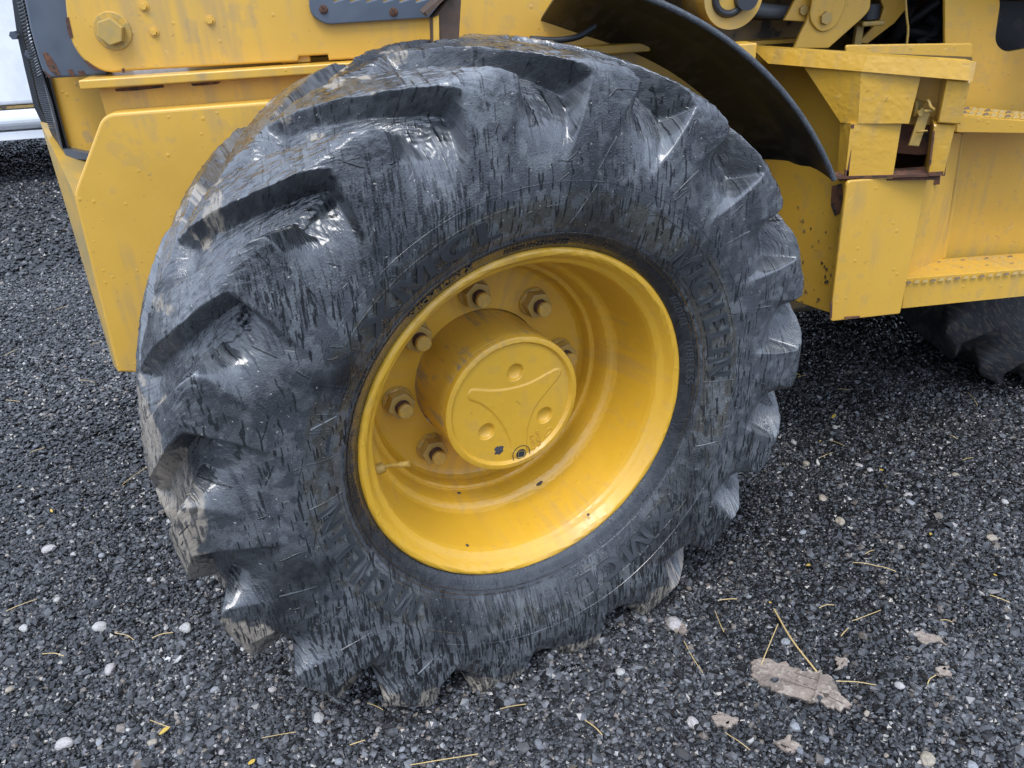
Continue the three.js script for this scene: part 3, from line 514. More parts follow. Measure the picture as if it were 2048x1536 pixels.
// ------------------------------------------------------------------ panels
const shapeOf = (pts) => { const s = new THREE.Shape(); pts.forEach((p, i) => i ? s.lineTo(p.x, p.y) : s.moveTo(p.x, p.y)); s.closePath(); return s; };
function roundCorners(pts, R) { // pts: Vector3/Vector2 list, R: radius per corner or one number
  const out = [], n = pts.length;
  pts.forEach((p, i) => {
    const r = Array.isArray(R) ? R[i] : R; if (!r) { out.push(p.clone()); return; }
    const a = pts[(i + n - 1) % n], b = pts[(i + 1) % n], da = a.clone().sub(p), db = b.clone().sub(p), k = Math.min(r, da.length() * 0.49, db.length() * 0.49);
    const A = p.clone().addScaledVector(da.normalize(), k), B = p.clone().addScaledVector(db.normalize(), k);
    for (let q = 0; q <= 8; q++) { const t = q / 8; out.push(A.clone().multiplyScalar((1 - t) ** 2).addScaledVector(p, 2 * t * (1 - t)).addScaledVector(B, t * t)); }
  });
  return out;
}
function sheet(pts, z, depth, { bevel = 0.003, round = 0, holes = [] } = {}) { // an upright plate parallel to the machine's side
  const P = roundCorners(pts.map(([x, y]) => { const v = atZ(x, y, z); return new THREE.Vector2(v.x, v.y); }), round), s = shapeOf(P);
  for (const h of holes) s.holes.push(new THREE.Path(roundCorners(h.map(([x, y]) => { const v = atZ(x, y, z); return new THREE.Vector2(v.x, v.y); }), 0.004)));
  const g = new THREE.ExtrudeGeometry(s, { depth: Math.max(0.0005, depth - 2 * bevel), bevelEnabled: bevel > 0, bevelSize: bevel, bevelOffset: -bevel, bevelThickness: bevel, bevelSegments: 3, curveSegments: 8 });
  g.translate(0, 0, z - depth + bevel); return g;
}
function hull(points) { return boxUV(new ConvexGeometry(points)); }
function boxUV(g) { // uv in metres from whichever plane a face looks along
  g = g.index ? g.toNonIndexed() : g; g.computeVertexNormals();
  const p = g.attributes.position, n = g.attributes.normal, uv = new Float32Array(p.count * 2);
  for (let i = 0; i < p.count; i++) { const ax = Math.abs(n.getX(i)), ay = Math.abs(n.getY(i)), az = Math.abs(n.getZ(i)); const [u, v] = az >= ax && az >= ay ? [p.getX(i), p.getY(i)] : ax >= ay ? [p.getZ(i), p.getY(i)] : [p.getX(i), p.getZ(i)]; uv[i * 2] = u; uv[i * 2 + 1] = v; }
  g.setAttribute('uv', new THREE.BufferAttribute(uv, 2)); return fix(g);
}
function planar(pts) { // later corners slide along their own sight line into the plane of the first three
  const a = pts[0], n = pts[1].clone().sub(a).cross(pts[2].clone().sub(a)).normalize(), eye = new THREE.Vector3(...CAM_POS);
  return pts.map((p, i) => { if (i < 3) return p; const d = p.clone().sub(eye); return eye.clone().addScaledVector(d, a.clone().sub(eye).dot(n) / d.dot(n)); });
}
function slab(pts, t, bevelled = true) { // a plate through four (or more) corners, t thick away from the viewer, edges eased
  pts = planar(pts);
  const a = pts[0], n = pts[1].clone().sub(a).cross(pts[2].clone().sub(a)).normalize(); if (n.z < 0) n.negate();
  const e = bevelled ? Math.min(0.004, t * 0.3) : 0, c = pts.reduce((s, p) => s.add(p), new THREE.Vector3()).multiplyScalar(1 / pts.length), all = [];
  for (const p of pts) { const inw = c.clone().sub(p).normalize().multiplyScalar(e); all.push(p.clone().add(inw), p.clone().addScaledVector(n, -e), p.clone().addScaledVector(n, -t)); }
  return hull(all);
}
const bar = (a, b, r, seg = 10) => new THREE.TubeGeometry(new THREE.LineCurve3(a, b), 1, r, seg);
const bx = (x0, x1, y0, y1, z0, z1, r = 0.004) => { const g = new RoundedBoxGeometry(Math.abs(x1 - x0), Math.abs(y1 - y0), Math.abs(z1 - z0), 2, r); g.translate((x0 + x1) / 2, (y0 + y1) / 2, (z0 + z1) / 2); return boxUV(g); };
function hexBolt(R, h, washerR, washerT) { // along +z
  const s = new THREE.Shape(); for (let k = 0; k < 6; k++) { const q = k * Math.PI / 3; s[k ? 'lineTo' : 'moveTo'](R * Math.cos(q), R * Math.sin(q)); } s.closePath();
  const g = new THREE.ExtrudeGeometry(s, { depth: h - 0.003, bevelEnabled: true, bevelSize: R * 0.08, bevelOffset: -R * 0.08, bevelThickness: 0.0015, bevelSegments: 2 }); g.translate(0, 0, washerT + 0.0015);
  return washerR ? { head: g, washer: lathe([[0.0001, 0], [washerR, 0], [washerR, washerT * 0.7], [washerR * 0.97, washerT], [0.0001, washerT]], 32) } : { head: g };
}
const SIDE = -0.50; // plane of the hood's side

// hood side, with the rounded rear corner and the notch over the ledge
const hood = part('hood_panel', sheet([[125, -420], [126, -60], [132, 30], [142, 88], [172, 128], [216, 147], [253, 142], [596, 123], [598, 113], [655, 110], [658, 121], [700, 119], [1300, 92], [1330, -420]], SIDE, 0.03, { bevel: 0.004, round: [0, 0, 0.05, 0.03, 0.03, 0.02, 0.01, 0, 0, 0, 0, 0, 0, 0] }), yellow, loader, 'yellow hood side panel with a large hex bolt and rounded corner');
{
  const at = (px, py, z = SIDE) => atZ(px, py, z);
  const big = hexBolt(0.0245, 0.019, 0.0335, 0.0035), c = at(226, 62);
  const w = part('washer', big.washer, boltYellow, hood); w.position.copy(c); const hd = part('hex_bolt', big.head, boltYellow, hood); hd.position.copy(c); hd.rotation.z = 0.25;
  const small = hexBolt(0.0062, 0.005, 0.0092, 0.0016);
  for (const [px, py] of [[288, 13], [308, 64], [420, 41]]) { const p = at(px, py), s = part('small_bolt', merge([small.head, small.washer]), yellow, hood); s.position.copy(p); s.rotation.z = px; }
  // grey vent plate with slots and two rusty screws
  const slots = []; for (let k = 0; k < 6; k++) { const x = 668 + 33 * k; slots.push([[x, 4], [x + 8, 1], [x + 22, -3], [x + 26, -40], [x + 4, -40], [x - 2, 0]]); }
  part('vent_plate', sheet([[617, -300], [618, 10], [622, 30], [650, 50], [905, 33], [905, -300]], SIDE + 0.012, 0.012, { bevel: 0.0025, round: [0, 0, 0.014, 0.02, 0, 0], holes: slots }), steelPaint, hood, 'grey slotted vent plate on the hood');
  part('slot_shade_backing', sheet([[640, -250], [640, -5], [890, -10], [890, -250]], SIDE + 0.003, 0.002, { bevel: 0 }), hoseRubber, hood);  // near-black sheet standing for the shade behind the slots
  for (const [px, py] of [[647, 19], [787, 24]]) { const s = part('screw', lathe([[0.0001, 0.0055], [0.004, 0.005], [0.0072, 0.003], [0.0085, 0.0005], [0.0085, 0]], 20), rustMat, hood); s.position.copy(at(px, py, SIDE + 0.012)); }
}
for (const q of [[[131, 36], [137, 34], [141, 52], [146, 74], [140, 78], [134, 56]], [[166, 120], [174, 122], [188, 132], [198, 139], [192, 141], [178, 133]], [[243, 138], [248, 136], [250, 144], [246, 147]]]) part('rust_patch', sheet(q, SIDE + 0.0012, 0.0012, { bevel: 0 }), rustMat, hood);
// ledge rail under the hood, frame web under that
{
  const a = atZ(160, 165, -0.47), zF = -0.465;
  const L = atZ(161, 180, zF), Lt = atZ(161, 164, zF), Rr = atZ(900, 146, zF);
  part('ledge_rail', bx(L.x, 0.35, L.y, L.y + 0.017, zF, SIDE - 0.12, 0.003), yellow, loader, 'narrow yellow ledge under the hood');
  part('hinge_lug', bx(atZ(560, 125, -0.49).x, atZ(620, 125, -0.49).x, L.y + 0.018, L.y + 0.040, -0.512, -0.55, 0.003), yellow, loader);
  part('frame_web', bx(atZ(203, 200, -0.50).x, 0.6, 0.9, L.y - 0.001, -0.50, -0.56, 0.003), yellow, loader, 'yellow frame plate under the ledge');
  const rustP = (list, z) => list.forEach((q, k) => part('rust_patch', sheet(q, z, 0.0015, { bevel: 0 }), rustMat, loader));
  rustP([[[230, 178], [268, 174], [326, 170], [328, 175], [300, 178], [262, 182], [232, 183]], [[382, 168], [412, 165], [442, 163], [436, 168], [405, 171], [386, 172]]], -0.4985);
}
// dark steel corner pillar behind the hood's rear edge
const pillar = part('corner_pillar', sheet([[20, -420], [40, -40], [60, 60], [76, 118], [84, 142], [99, 157], [160, 154], [215, 150], [215, 60], [180, -420]], -0.535, 0.035, { bevel: 0.005, round: [0, 0, 0, 0, 0, 0.01, 0, 0, 0, 0] }), steelPaint, loader, 'dark blue grey corner pillar with rust marks');
for (const q of [[[85, 106], [92, 104], [100, 112], [112, 130], [121, 150], [112, 152], [101, 142], [93, 128]], [[135, 140], [143, 138], [148, 146], [150, 152], [140, 151]], [[86, 140], [94, 146], [104, 155], [96, 155]], [[155, 143], [166, 141], [172, 150], [160, 152]]]) part('rust_patch', sheet(q, -0.5338, 0.001, { bevel: 0 }), rustMat, pillar);
// recess with the radiator behind, louvred guard and its frame
part('recess_panel', sheet([[98, 120], [260, 120], [260, 345], [132, 318], [122, 300]], -0.62, 0.01, { bevel: 0.001 }), scuffedYellow, loader, 'scuffed yellow panel behind the corner pillar');
part('recess_lip', slab([atZ(122, 296, -0.60), atZ(205, 312, -0.60), atZ(205, 322, -0.60), atZ(132, 318, -0.60)], 0.03), steelPaint, loader);
part('guard_edge', slab([atZ(83, 150, -0.61), atZ(92, 152, -0.61), atZ(130, 305, -0.61), atZ(121, 298, -0.61)], 0.03), bareSteel, loader);
{
  const along = (L, t) => { const k = Math.min(L.length - 2, Math.floor(t * (L.length - 1))), f = t * (L.length - 1) - k; return [lerp(L[k][0], L[k + 1][0], f), lerp(L[k][1], L[k + 1][1], f)]; };
  const A = (t) => atZ(...along([[34, 0], [54, 90], [71, 160], [80, 200], [100, 258], [118, 298]], t), -0.66), B = (t) => atZ(...along([[46, -4], [66, 84], [88, 150], [106, 205], [119, 258], [128, 300]], t), -0.60), n = 64, ribs = [];
  for (let k = 0; k < n; k++) { const a = A(k / n), b = B(k / n); ribs.push(bar(a, b, 0.0022, 5)); }
  const bk = slab([A(0), B(0), B(1), A(1)].map(p => p.clone().add(new THREE.Vector3(0.004, 0, -0.008))), 0.004, false);
  part('radiator_guard', merge([...ribs.map(g => boxUV(g)), bk]), darkSteel, loader, 'fine ribbed radiator guard');
  const F = [[20, -30], [34, 70], [50, 140], [68, 215], [92, 262], [124, 308]].map(([x, y]) => atZ(x, y, -0.72));
  const fr = []; for (let k = 0; k + 1 < F.length; k++) fr.push(slab([F[k], F[k].clone().add(new THREE.Vector3(0.011, 0, 0)), F[k + 1].clone().add(new THREE.Vector3(0.011, 0, 0)), F[k + 1]], 0.03, false));
  const frame = part('guard_frame', merge(fr), darkSteel, loader, 'dark bent frame of the radiator guard');
  for (const [x, y] of [[31, 70], [62, 108]]) { const s = part('guard_bolt', hexBolt(0.009, 0.012, 0, 0).head, steelPaint, frame); s.position.copy(atZ(x, y, -0.71)); }
}
// counterweight: thick plate with a slanting rear bevel
{
  const z = -0.45, F = [[205, 228], [540, 203], [900, 175], [900, 760], [235, 745], [146, 390]];
  const cw = part('counterweight', sheet(F, z, 0.10, { bevel: 0.006, round: [0.024, 0, 0, 0, 0, 0.02] }), yellow, loader, 'yellow counterweight plate behind the wheel');
  const A = atZ(150, 392, z - 0.011), B = atZ(236, 741, z - 0.011);
  part('bumper_side', hull([A, B, atZ(80, 243, -0.70), atZ(94, 262, -0.80), atZ(228, 733, -0.56), atZ(150, 330, -0.62), atZ(210, 360, -0.56), atZ(260, 700, -0.56), atZ(120, 330, -0.56), new THREE.Vector3(A.x + 0.1, A.y, -0.85)]), boltYellow, loader, 'slanting rear side of the bumper, dirty yellow');
}
// bulk of the machine behind the panels: engine bay, frame, cab floor, so that light cannot pass
part('engine_bay', bx(-0.62, 0.45, 0.62, 1.95, -0.66, -1.75, 0.02), grime, loader, 'dark engine bay behind the panels');
part('hood_top', bx(-0.80, 0.62, 1.78, 1.84, -0.5, -1.9, 0.02), yellow, loader);
part('chassis', bx(-0.55, 1.1, 0.48, 0.70, -0.85, -1.55, 0.02), grime, loader);
part('belly_pan', bx(-0.5, 2.3, 0.40, 0.50, -0.72, -1.75, 0.02), grime, loader);
part('axle', boxUV(bar(new THREE.Vector3(0, HUB_Y, -0.3), new THREE.Vector3(0, HUB_Y, -1.9), 0.13, 20)), grime, loader);
part('cab_floor', bx(0.86, 2.3, 1.35, 1.45, -0.55, -1.95, 0.02), grime, loader);
part('cab_wall', bx(0.5, 2.3, 0.55, 2.3, -1.25, -1.32, 0.01), grime, loader);
part('front_fender', bx(1.3, 2.5, 1.2, 1.28, -0.45, -1.2, 0.03), blackPlastic, loader);
part('articulation', bx(1.1, 1.4, 0.55, 0.9, -0.95, -1.5, 0.02), grime, loader);

// mudguard: a dished arc over the wheel with a rolled outer lip
{
  const NA = 90, NC = 16, pos = [], uv = [], idx = [], a0 = 12, a1 = 61.5;
  const at = (k, c, t) => { // k along, c across 0 outer ... 1 inner, t thickness
    const A0 = lerp(a0, a1, k), A = Math.max(20, A0), q = A * Math.PI / 180, ext = A0 < 20 ? (20 - A0) * 0.0128 : 0, rin = lerp(0.580, 0.648, smooth(15, 60, A)), z = lerp(-0.20, -0.62, c);
    const crown = 0.022 * Math.sin(Math.PI * Math.min(1, c * 1.25)), gro = -0.008 * Math.exp(-Math.pow((c - 0.34) / 0.05, 2)), r = lerp(0.732, rin, Math.pow(c, 1.6)) + crown + gro + t, cut = 0.0;
    return [r * Math.sin(q) - ext * Math.cos(q), HUB_Y + r * Math.cos(q) + ext * Math.sin(q), z];
  };
  for (const t of [0, 0.007]) for (let i = 0; i <= NA; i++) for (let j = 0; j <= NC; j++) { const p = at(i / NA, j / NC, t); pos.push(...p); uv.push(i / NA * 1.3, j / NC * 0.35); }
  const S = (NA + 1) * (NC + 1), id = (s, i, j) => s * S + i * (NC + 1) + j;
  const quad = (a, b, c, d) => idx.push(a, b, c, a, c, d);
  for (let i = 0; i < NA; i++) for (let j = 0; j < NC; j++) { quad(id(0, i, j), id(0, i, j + 1), id(0, i + 1, j + 1), id(0, i + 1, j)); quad(id(1, i, j), id(1, i + 1, j), id(1, i + 1, j + 1), id(1, i, j + 1)); }
  for (let i = 0; i < NA; i++) { quad(id(0, i, 0), id(0, i + 1, 0), id(1, i + 1, 0), id(1, i, 0)); quad(id(0, i, NC), id(1, i, NC), id(1, i + 1, NC), id(0, i + 1, NC)); }
  for (let j = 0; j < NC; j++) { quad(id(0, 0, j), id(1, 0, j), id(1, 0, j + 1), id(0, 0, j + 1)); quad(id(0, NA, j), id(0, NA, j + 1), id(1, NA, j + 1), id(1, NA, j)); }
  const g = new THREE.BufferGeometry(); g.setAttribute('position', new THREE.Float32BufferAttribute(pos, 3)); g.setAttribute('uv', new THREE.Float32BufferAttribute(uv, 2)); g.setIndex(idx);
  const mg = part('mudguard', toCreasedNormals(g, 0.6), blackPlastic, loader, 'curved black plastic mudguard with a scuffed lip');
  const lip = []; for (let i = 0; i <= 70; i++) lip.push(new THREE.Vector3(...at(i / 70, 0, 0.004)));
  part('mudguard_lip', new THREE.TubeGeometry(new THREE.CatmullRomCurve3(lip), 140, 0.0055, 8), new THREE.MeshStandardMaterial({ ...noiseSet([0.02, 0.022, 0.025], [0.06, 0.066, 0.075], 67, { scale: 60, c2: [0.16, 0.18, 0.19] }), roughness: 0.5, bumpScale: 0.002 }), mg);
  const br = part('mudguard_bracket', merge([boxUV(slab([atZ(862, 36, -0.30), atZ(893, 2, -0.30), atZ(925, -40, -0.30), atZ(915, 130, -0.30), atZ(866, 130, -0.30)], 0.05)), boxUV(slab([atZ(846, 26, -0.285), atZ(900, -22, -0.285), atZ(906, -16, -0.285), atZ(852, 34, -0.285)], 0.12))]), darkRust, loader, 'rusty bracket that carries the mudguard');
  part('bracket_flange', slab([atZ(866, 36, -0.295), atZ(878, 30, -0.295), atZ(880, 120, -0.295), atZ(868, 120, -0.295)], 0.01), yellow, br);
  part('mudguard_strap', new THREE.TubeGeometry(new THREE.CatmullRomCurve3([atZ(1060, 78, -0.42), atZ(1120, 80, -0.42), atZ(1160, 72, -0.42), atZ(1192, 52, -0.42)]), 20, 0.006, 8), hoseRubber, loader);
}

// ---- works behind the mudguard: pin boss, hose, brackets, dark bay
{
  const boss = part('pin_boss', boxUV(new THREE.CylinderGeometry(0.066, 0.066, 0.14, 40).rotateX(Math.PI / 2).translate(...atZ(1442, -10, -0.62).toArray())), boltYellow, loader, 'greasy yellow pin boss');
  part('pin', boxUV(new THREE.CylinderGeometry(0.024, 0.024, 0.18, 28).rotateX(Math.PI / 2).translate(...atZ(1462, -6, -0.62).toArray())), darkSteel, boss);
  part('grease_ring', new THREE.TorusGeometry(0.033, 0.008, 10, 30).translate(...atZ(1460, -6, -0.548).toArray()), hoseRubber, boss);
  part('crossbeam', slab([atZ(1395, 40, -0.85), atZ(1625, 40, -0.85), atZ(1625, 82, -0.85), atZ(1395, 92, -0.85)], 0.08), grime, loader);
  part('beam_flange', slab([atZ(1480, 84, -0.80), atZ(1620, 76, -0.80), atZ(1620, 84, -0.80), atZ(1480, 92, -0.80)], 0.06), yellow, loader);
  part('hose', new THREE.TubeGeometry(new THREE.CatmullRomCurve3([atZ(1440, -30, -0.78), atZ(1495, 12, -0.78), atZ(1535, 22, -0.78), atZ(1590, 24, -0.78), atZ(1660, 10, -0.8)]), 40, 0.017, 14), flat([0.10, 0.105, 0.11], 0.55), loader);
  part('bracket_ear', sheet([[1568, 41], [1612, -40], [1690, -60], [1640, 46]], -0.72, 0.012), yellow, loader);
  const mb = part('mount_bracket', sheet([[1612, 46], [1652, -60], [1745, -60], [1741, 18], [1728, 34], [1657, 97], [1588, 97], [1600, 68]], -0.70, 0.012, { round: [0, 0, 0, 0.01, 0.01, 0, 0, 0.01] }), yellow, loader, 'yellow engine mount bracket with bolts');
  part('bracket_pad', sheet([[1618, 40], [1630, -30], [1700, -40], [1690, 20], [1668, 58], [1640, 66]], -0.693, 0.008, { round: 0.02 }), yellow, mb);
  const hb = hexBolt(0.015, 0.010, 0, 0).head;
  for (const [x, y, z, k] of [[1650, 36, -0.693, 1], [1606, 20, -0.72, 0.8]]) { const b = part('bracket_bolt', hb, boltYellow, mb); b.position.copy(atZ(x, y, z)); b.scale.setScalar(k); b.rotation.z = x; }
  part('bracket_arm', sheet([[1745, -40], [1815, -40], [1811, 20], [1790, 46], [1735, 88], [1716, 86], [1760, 40], [1768, 16]], -0.80, 0.012), yellow, loader);
  const rm = atZ(1752, 24, -0.74); part('rubber_mount', boxUV(new THREE.CylinderGeometry(0.024, 0.026, 0.034, 20).translate(rm.x, rm.y, -0.77)), hoseRubber, loader); part('mount_plate', bx(rm.x - 0.03, rm.x + 0.03, rm.y - 0.032, rm.y - 0.02, -0.74, -0.80), boltYellow, loader);
  part('mount_bolt', boxUV(new THREE.CylinderGeometry(0.011, 0.011, 0.05, 6).translate(rm.x - 0.02, rm.y - 0.055, -0.77)), boltYellow, loader);
  part('rod', new THREE.TubeGeometry(new THREE.CatmullRomCurve3([atZ(1809, -30, -0.68), atZ(1813, 30, -0.68), atZ(1816, 60, -0.68), atZ(1813, 92, -0.68)]), 20, 0.003, 6), boltYellow, loader);
  for (const [x0, y0, x1, y1, r, m] of [[1800, 60, 1900, 20, 0.02, 0], [1830, 90, 1880, -10, 0.03, 0], [1760, 95, 1860, 70, 0.018, 0], [1850, 30, 1940, 60, 0.022, 0], [1900, 100, 1920, -20, 0.035, 1], [1870, 85, 1935, 78, 0.02, 1], [1700, 60, 1840, 100, 0.014, 0]]) {
    const a = atZ(x0, y0, -0.98), b = atZ(x1, y1, -1.02), c = a.clone().lerp(b, 0.5).add(new THREE.Vector3(0.01, -0.03, 0.03));
    part(m ? 'rusty_pipe' : 'hose', new THREE.TubeGeometry(new THREE.CatmullRomCurve3([a, c, b]), 24, r, 12), m ? rustMat : hoseRubber, loader);
  }
  part('added_bay_cover', bx(0.42, 1.6, 1.38, 1.42, -0.56, -1.32, 0.01), grime, loader);  // unseen cover, added to keep sky light out of the bay
  for (let k = 0; k < 9; k++) { const a = atZ(rr(1690, 1960), rr(-30, 60), rr(-0.95, -0.85)), b = atZ(rr(1690, 1960), rr(40, 130), rr(-1.1, -0.95)), c = a.clone().lerp(b, 0.5).add(new THREE.Vector3(rr(-0.05, 0.05), rr(-0.05, 0.02), rr(0, 0.06))); part('hose', new THREE.TubeGeometry(new THREE.CatmullRomCurve3([a, c, b]), 20, rr(0.008, 0.02), 10), hoseRubber, loader); }
}
// ---- wheel arch wall, step box, plate
{
  const w0 = [0.66, -0.86], w1 = [0.86, -0.40];
  const aw = part('arch_wall', slab([atWall(1470, 92, w0, w1), atWall(1705, 130, w0, w1), atWall(1690, 632, w0, w1), atWall(1655, 626, w0, w1), atWall(1575, 599, w0, w1), atWall(1500, 560, w0, w1)], 0.02), yellow, loader, 'yellow wall in front of the wheel, chipped low down');
  const zC = -0.36, zR = -0.27, zL = -0.62;
  const K = (x, y, dz = 0) => atZ(x, y, zC + dz), Rt = (x, y, dz = 0) => atZ(x, y, lerp(zC, zR, clamp((x - 1735) / 215)) + dz), Lf = (x, y, dz = 0) => atZ(x, y, lerp(zL, zC, clamp((x - 1500) / 225)) + dz);
  const backs = (list, d) => list.map(p => p.clone().add(new THREE.Vector3(0.02, 0, -d)));
  // lid: rim band
  const wedge = (kt, kb, rt, rb, lt, lb, back) => { const f = planar([kt, kb, rt, rb]), l = planar([kt, kb, lt, lb]), all = [kt, kb, f[2], f[3], l[2], l[3]]; return hull([...all, ...all.map(p => p.clone().add(new THREE.Vector3(0.012, 0, -back)))]); };
  const lid = part('box_lid', wedge(K(1736, 110), K(1724, 143), Rt(1953, 124), Rt(1945, 162), Lf(1500, 93), Lf(1536, 127), 0.05), lumpyYellow, loader, 'yellow lid band of the step box');
  part('lid_top', hull([Lf(1502, 95), K(1734, 112), Rt(1950, 126), atZ(1945, 112, -0.62), atZ(1560, 92, -0.80)].flatMap(p => [p.clone().add(new THREE.Vector3(0, -0.002, -0.003)), p.clone().add(new THREE.Vector3(0, -0.014, -0.003))])), blackPlastic, lid);
  part('box_skirt', wedge(K(1723, 142, -0.006), K(1716, 247, -0.005), Rt(1842, 151, -0.006), Rt(1818, 247, -0.006), Lf(1606, 131), Lf(1681, 245), 0.03), lumpyYellow, loader, 'yellow skirt of the step box');
  part('box_corner_rib', slab([Rt(1893, 158, -0.004), Rt(1942, 163, -0.004), Rt(1922, 250, -0.004), Rt(1876, 247, -0.004)], 0.06), lumpyYellow, loader);
  part('box_pocket', slab([Rt(1836, 146, -0.055), Rt(1900, 150, -0.055), Rt(1886, 252, -0.055), Rt(1810, 250, -0.055)], 0.01), yellow, loader, 'recessed latch pocket of the step box');
  part('box_body', wedge(K(1702, 246, -0.010), K(1690, 357, -0.010), Rt(1803, 248, -0.010), Rt(1785, 357, -0.010), Lf(1681, 245, -0.004), Lf(1674, 355, -0.004), 0.02), lumpyYellow, loader, 'lower part of the step box, rust along its seams');
  part('box_body_rib', slab([Rt(1868, 249, -0.010), Rt(1912, 251, -0.010), Rt(1888, 351, -0.010), Rt(1856, 352, -0.010)], 0.05), lumpyYellow, loader);
  part('box_back', merge([slab([Rt(1790, 240, -0.06), Rt(1895, 240, -0.06), Rt(1885, 305, -0.06), Rt(1838, 311, -0.06), Rt(1786, 306, -0.06)], 0.006), slab([Rt(1776, 338, -0.055), Rt(1850, 333, -0.055), Rt(1880, 352, -0.03), Rt(1772, 356, -0.03)], 0.006, false)]), rustMat, loader, 'rusted inner wall of the box with a hole through it');
  part('box_seam', slab([K(1673, 353, -0.013), Rt(1878, 348, -0.013), Rt(1877, 353, -0.013), K(1673, 358, -0.013)], 0.03, false), rustMat, loader);
  part('box_inside', merge([slab([Rt(1690, 200, -0.22), Rt(1900, 200, -0.22), Rt(1880, 370, -0.22), Rt(1690, 370, -0.22)], 0.01), hull([K(1690, 357, -0.02), Rt(1880, 354, -0.02), K(1690, 345, -0.24), Rt(1870, 342, -0.24)].flatMap(p => [p, p.clone().add(new THREE.Vector3(0, -0.006, 0))])), hull([Rt(1905, 200, -0.03), Rt(1885, 352, -0.03), Rt(1885, 200, -0.24), Rt(1868, 345, -0.24)].flatMap(p => [p, p.clone().add(new THREE.Vector3(0.006, 0, 0))]))]), rustMat, loader);
  // hasp: base bracket, hook, long lever and ring
  const la = part('latch', merge([slab([Rt(1832, 200, -0.05), Rt(1846, 203, -0.05), Rt(1843, 234, -0.05), Rt(1827, 237, -0.05)], 0.006), slab([Rt(1832, 200, -0.028), Rt(1838, 203, -0.03), Rt(1836, 235, -0.03), Rt(1828, 236, -0.028)], 0.02)]), boltYellow, loader, 'yellow over centre latch hanging open');
  part('latch_lever', slab([Rt(1842, 216, -0.022), Rt(1862, 222, -0.022), Rt(1838, 294, -0.018), Rt(1817, 292, -0.018)], 0.008), boltYellow, la);
  part('latch_hook', new THREE.TubeGeometry(new THREE.CatmullRomCurve3([Rt(1846, 206, -0.03), Rt(1856, 201, -0.015), Rt(1862, 214, -0.008), Rt(1868, 220, -0.01), Rt(1850, 222, -0.014)]), 24, 0.003, 8), boltYellow, la);
  part('latch_pin', boxUV(new THREE.CylinderGeometry(0.006, 0.006, 0.008, 16).rotateX(Math.PI / 2).translate(...Rt(1840, 226, -0.02).toArray())), boltYellow, la);
  part('latch_ring', new THREE.TorusGeometry(0.0095, 0.0016, 8, 24).rotateX(1.25).translate(...Rt(1844, 263, -0.008).toArray()), boltYellow, la);
  // front plate under the box
  const pl = roundCorners([K(1688, 359, -0.006), Rt(1876, 356, -0.02), Rt(1801, 628, -0.02), K(1658, 641, 0.0), K(1662, 600, 0.0)], [0.012, 0.004, 0.006, 0.008, 0]);
  part('step_plate', (() => { const s = shapeOf(pl), g = new THREE.ExtrudeGeometry(s, { depth: 0.004, bevelEnabled: true, bevelSize: 0.003, bevelOffset: -0.003, bevelThickness: 0.003, bevelSegments: 3 }); g.translate(0, 0, zC); return g; })(), yellow, loader, 'flat yellow plate hanging under the step box');
  for (const q of [[[1664, 372], [1684, 366], [1686, 398], [1680, 425], [1670, 432], [1662, 410]], [[1672, 352], [1690, 350], [1698, 356], [1680, 362]]]) part('rust_patch', slab(q.map(([x, y]) => atWall(x, y, w0, w1).add(new THREE.Vector3(-0.002, 0, 0.002))), 0.001, false), rustMat, aw);
  { // chipped paint low on the arch wall
    seed = 4711; const chips = []; for (let k = 0; k < 46; k++) { const x = 1684 - 90 * Math.pow(rnd(), 1.5), y = 612 - 200 * Math.pow(rnd(), 1.7), r = rr(0.8, 2.8), P = []; for (let a = 0; a < 7; a++) { const t = a / 7 * 6.28, d = r * rr(0.5, 1.3); P.push(atWall(x + d * Math.cos(t), y + d * 1.3 * Math.sin(t), w0, w1).add(new THREE.Vector3(-0.0015, 0, 0.0015))); } chips.push(hull(P.flatMap(p => [p, p.clone().add(new THREE.Vector3(0.0004, 0, -0.001))]))); }
    part('paint_chip', merge(chips), grime, aw);
  }
  const seam = (pts, fn) => part('rust_patch', slab(pts.map(([x, y]) => fn(x, y, -0.008)), 0.002, false), rustMat, loader);
  seam([[1690, 338], [1704, 346], [1720, 356], [1690, 357]], K); seam([[1762, 262], [1765, 262], [1763, 300], [1760, 298]], Rt); seam([[1757, 322], [1760, 322], [1757, 356], [1753, 356]], Rt); seam([[1730, 350], [1785, 348], [1784, 356], [1728, 357]], Rt); seam([[1703, 249], [1722, 249], [1712, 258], [1702, 256]], K); seam([[1858, 345], [1887, 343], [1886, 351], [1857, 352]], Rt); seam([[1866, 262], [1870, 262], [1862, 330], [1858, 330]], Rt);
  seam([[1702, 300], [1705, 298], [1698, 356], [1692, 356]], K); seam([[1661, 604], [1665, 604], [1664, 636], [1660, 638]], (x, y) => atZ(x, y, zC + 0.0108)); seam([[1690, 634], [1720, 632], [1719, 636], [1690, 638]], (x, y) => atZ(x, y, zC + 0.0108));
  part('tank_side', slab([K(1700, 360, -0.16), K(1840, 360, -0.16), K(1770, 600, -0.16), K(1690, 605, -0.16)], 0.06), yellow, loader);
  part('box_rear_plate', sheet([[1692, 90], [1946, 86], [1942, 150], [1692, 150]], -0.62, 0.008, { round: 0.008 }), yellow, loader);
}
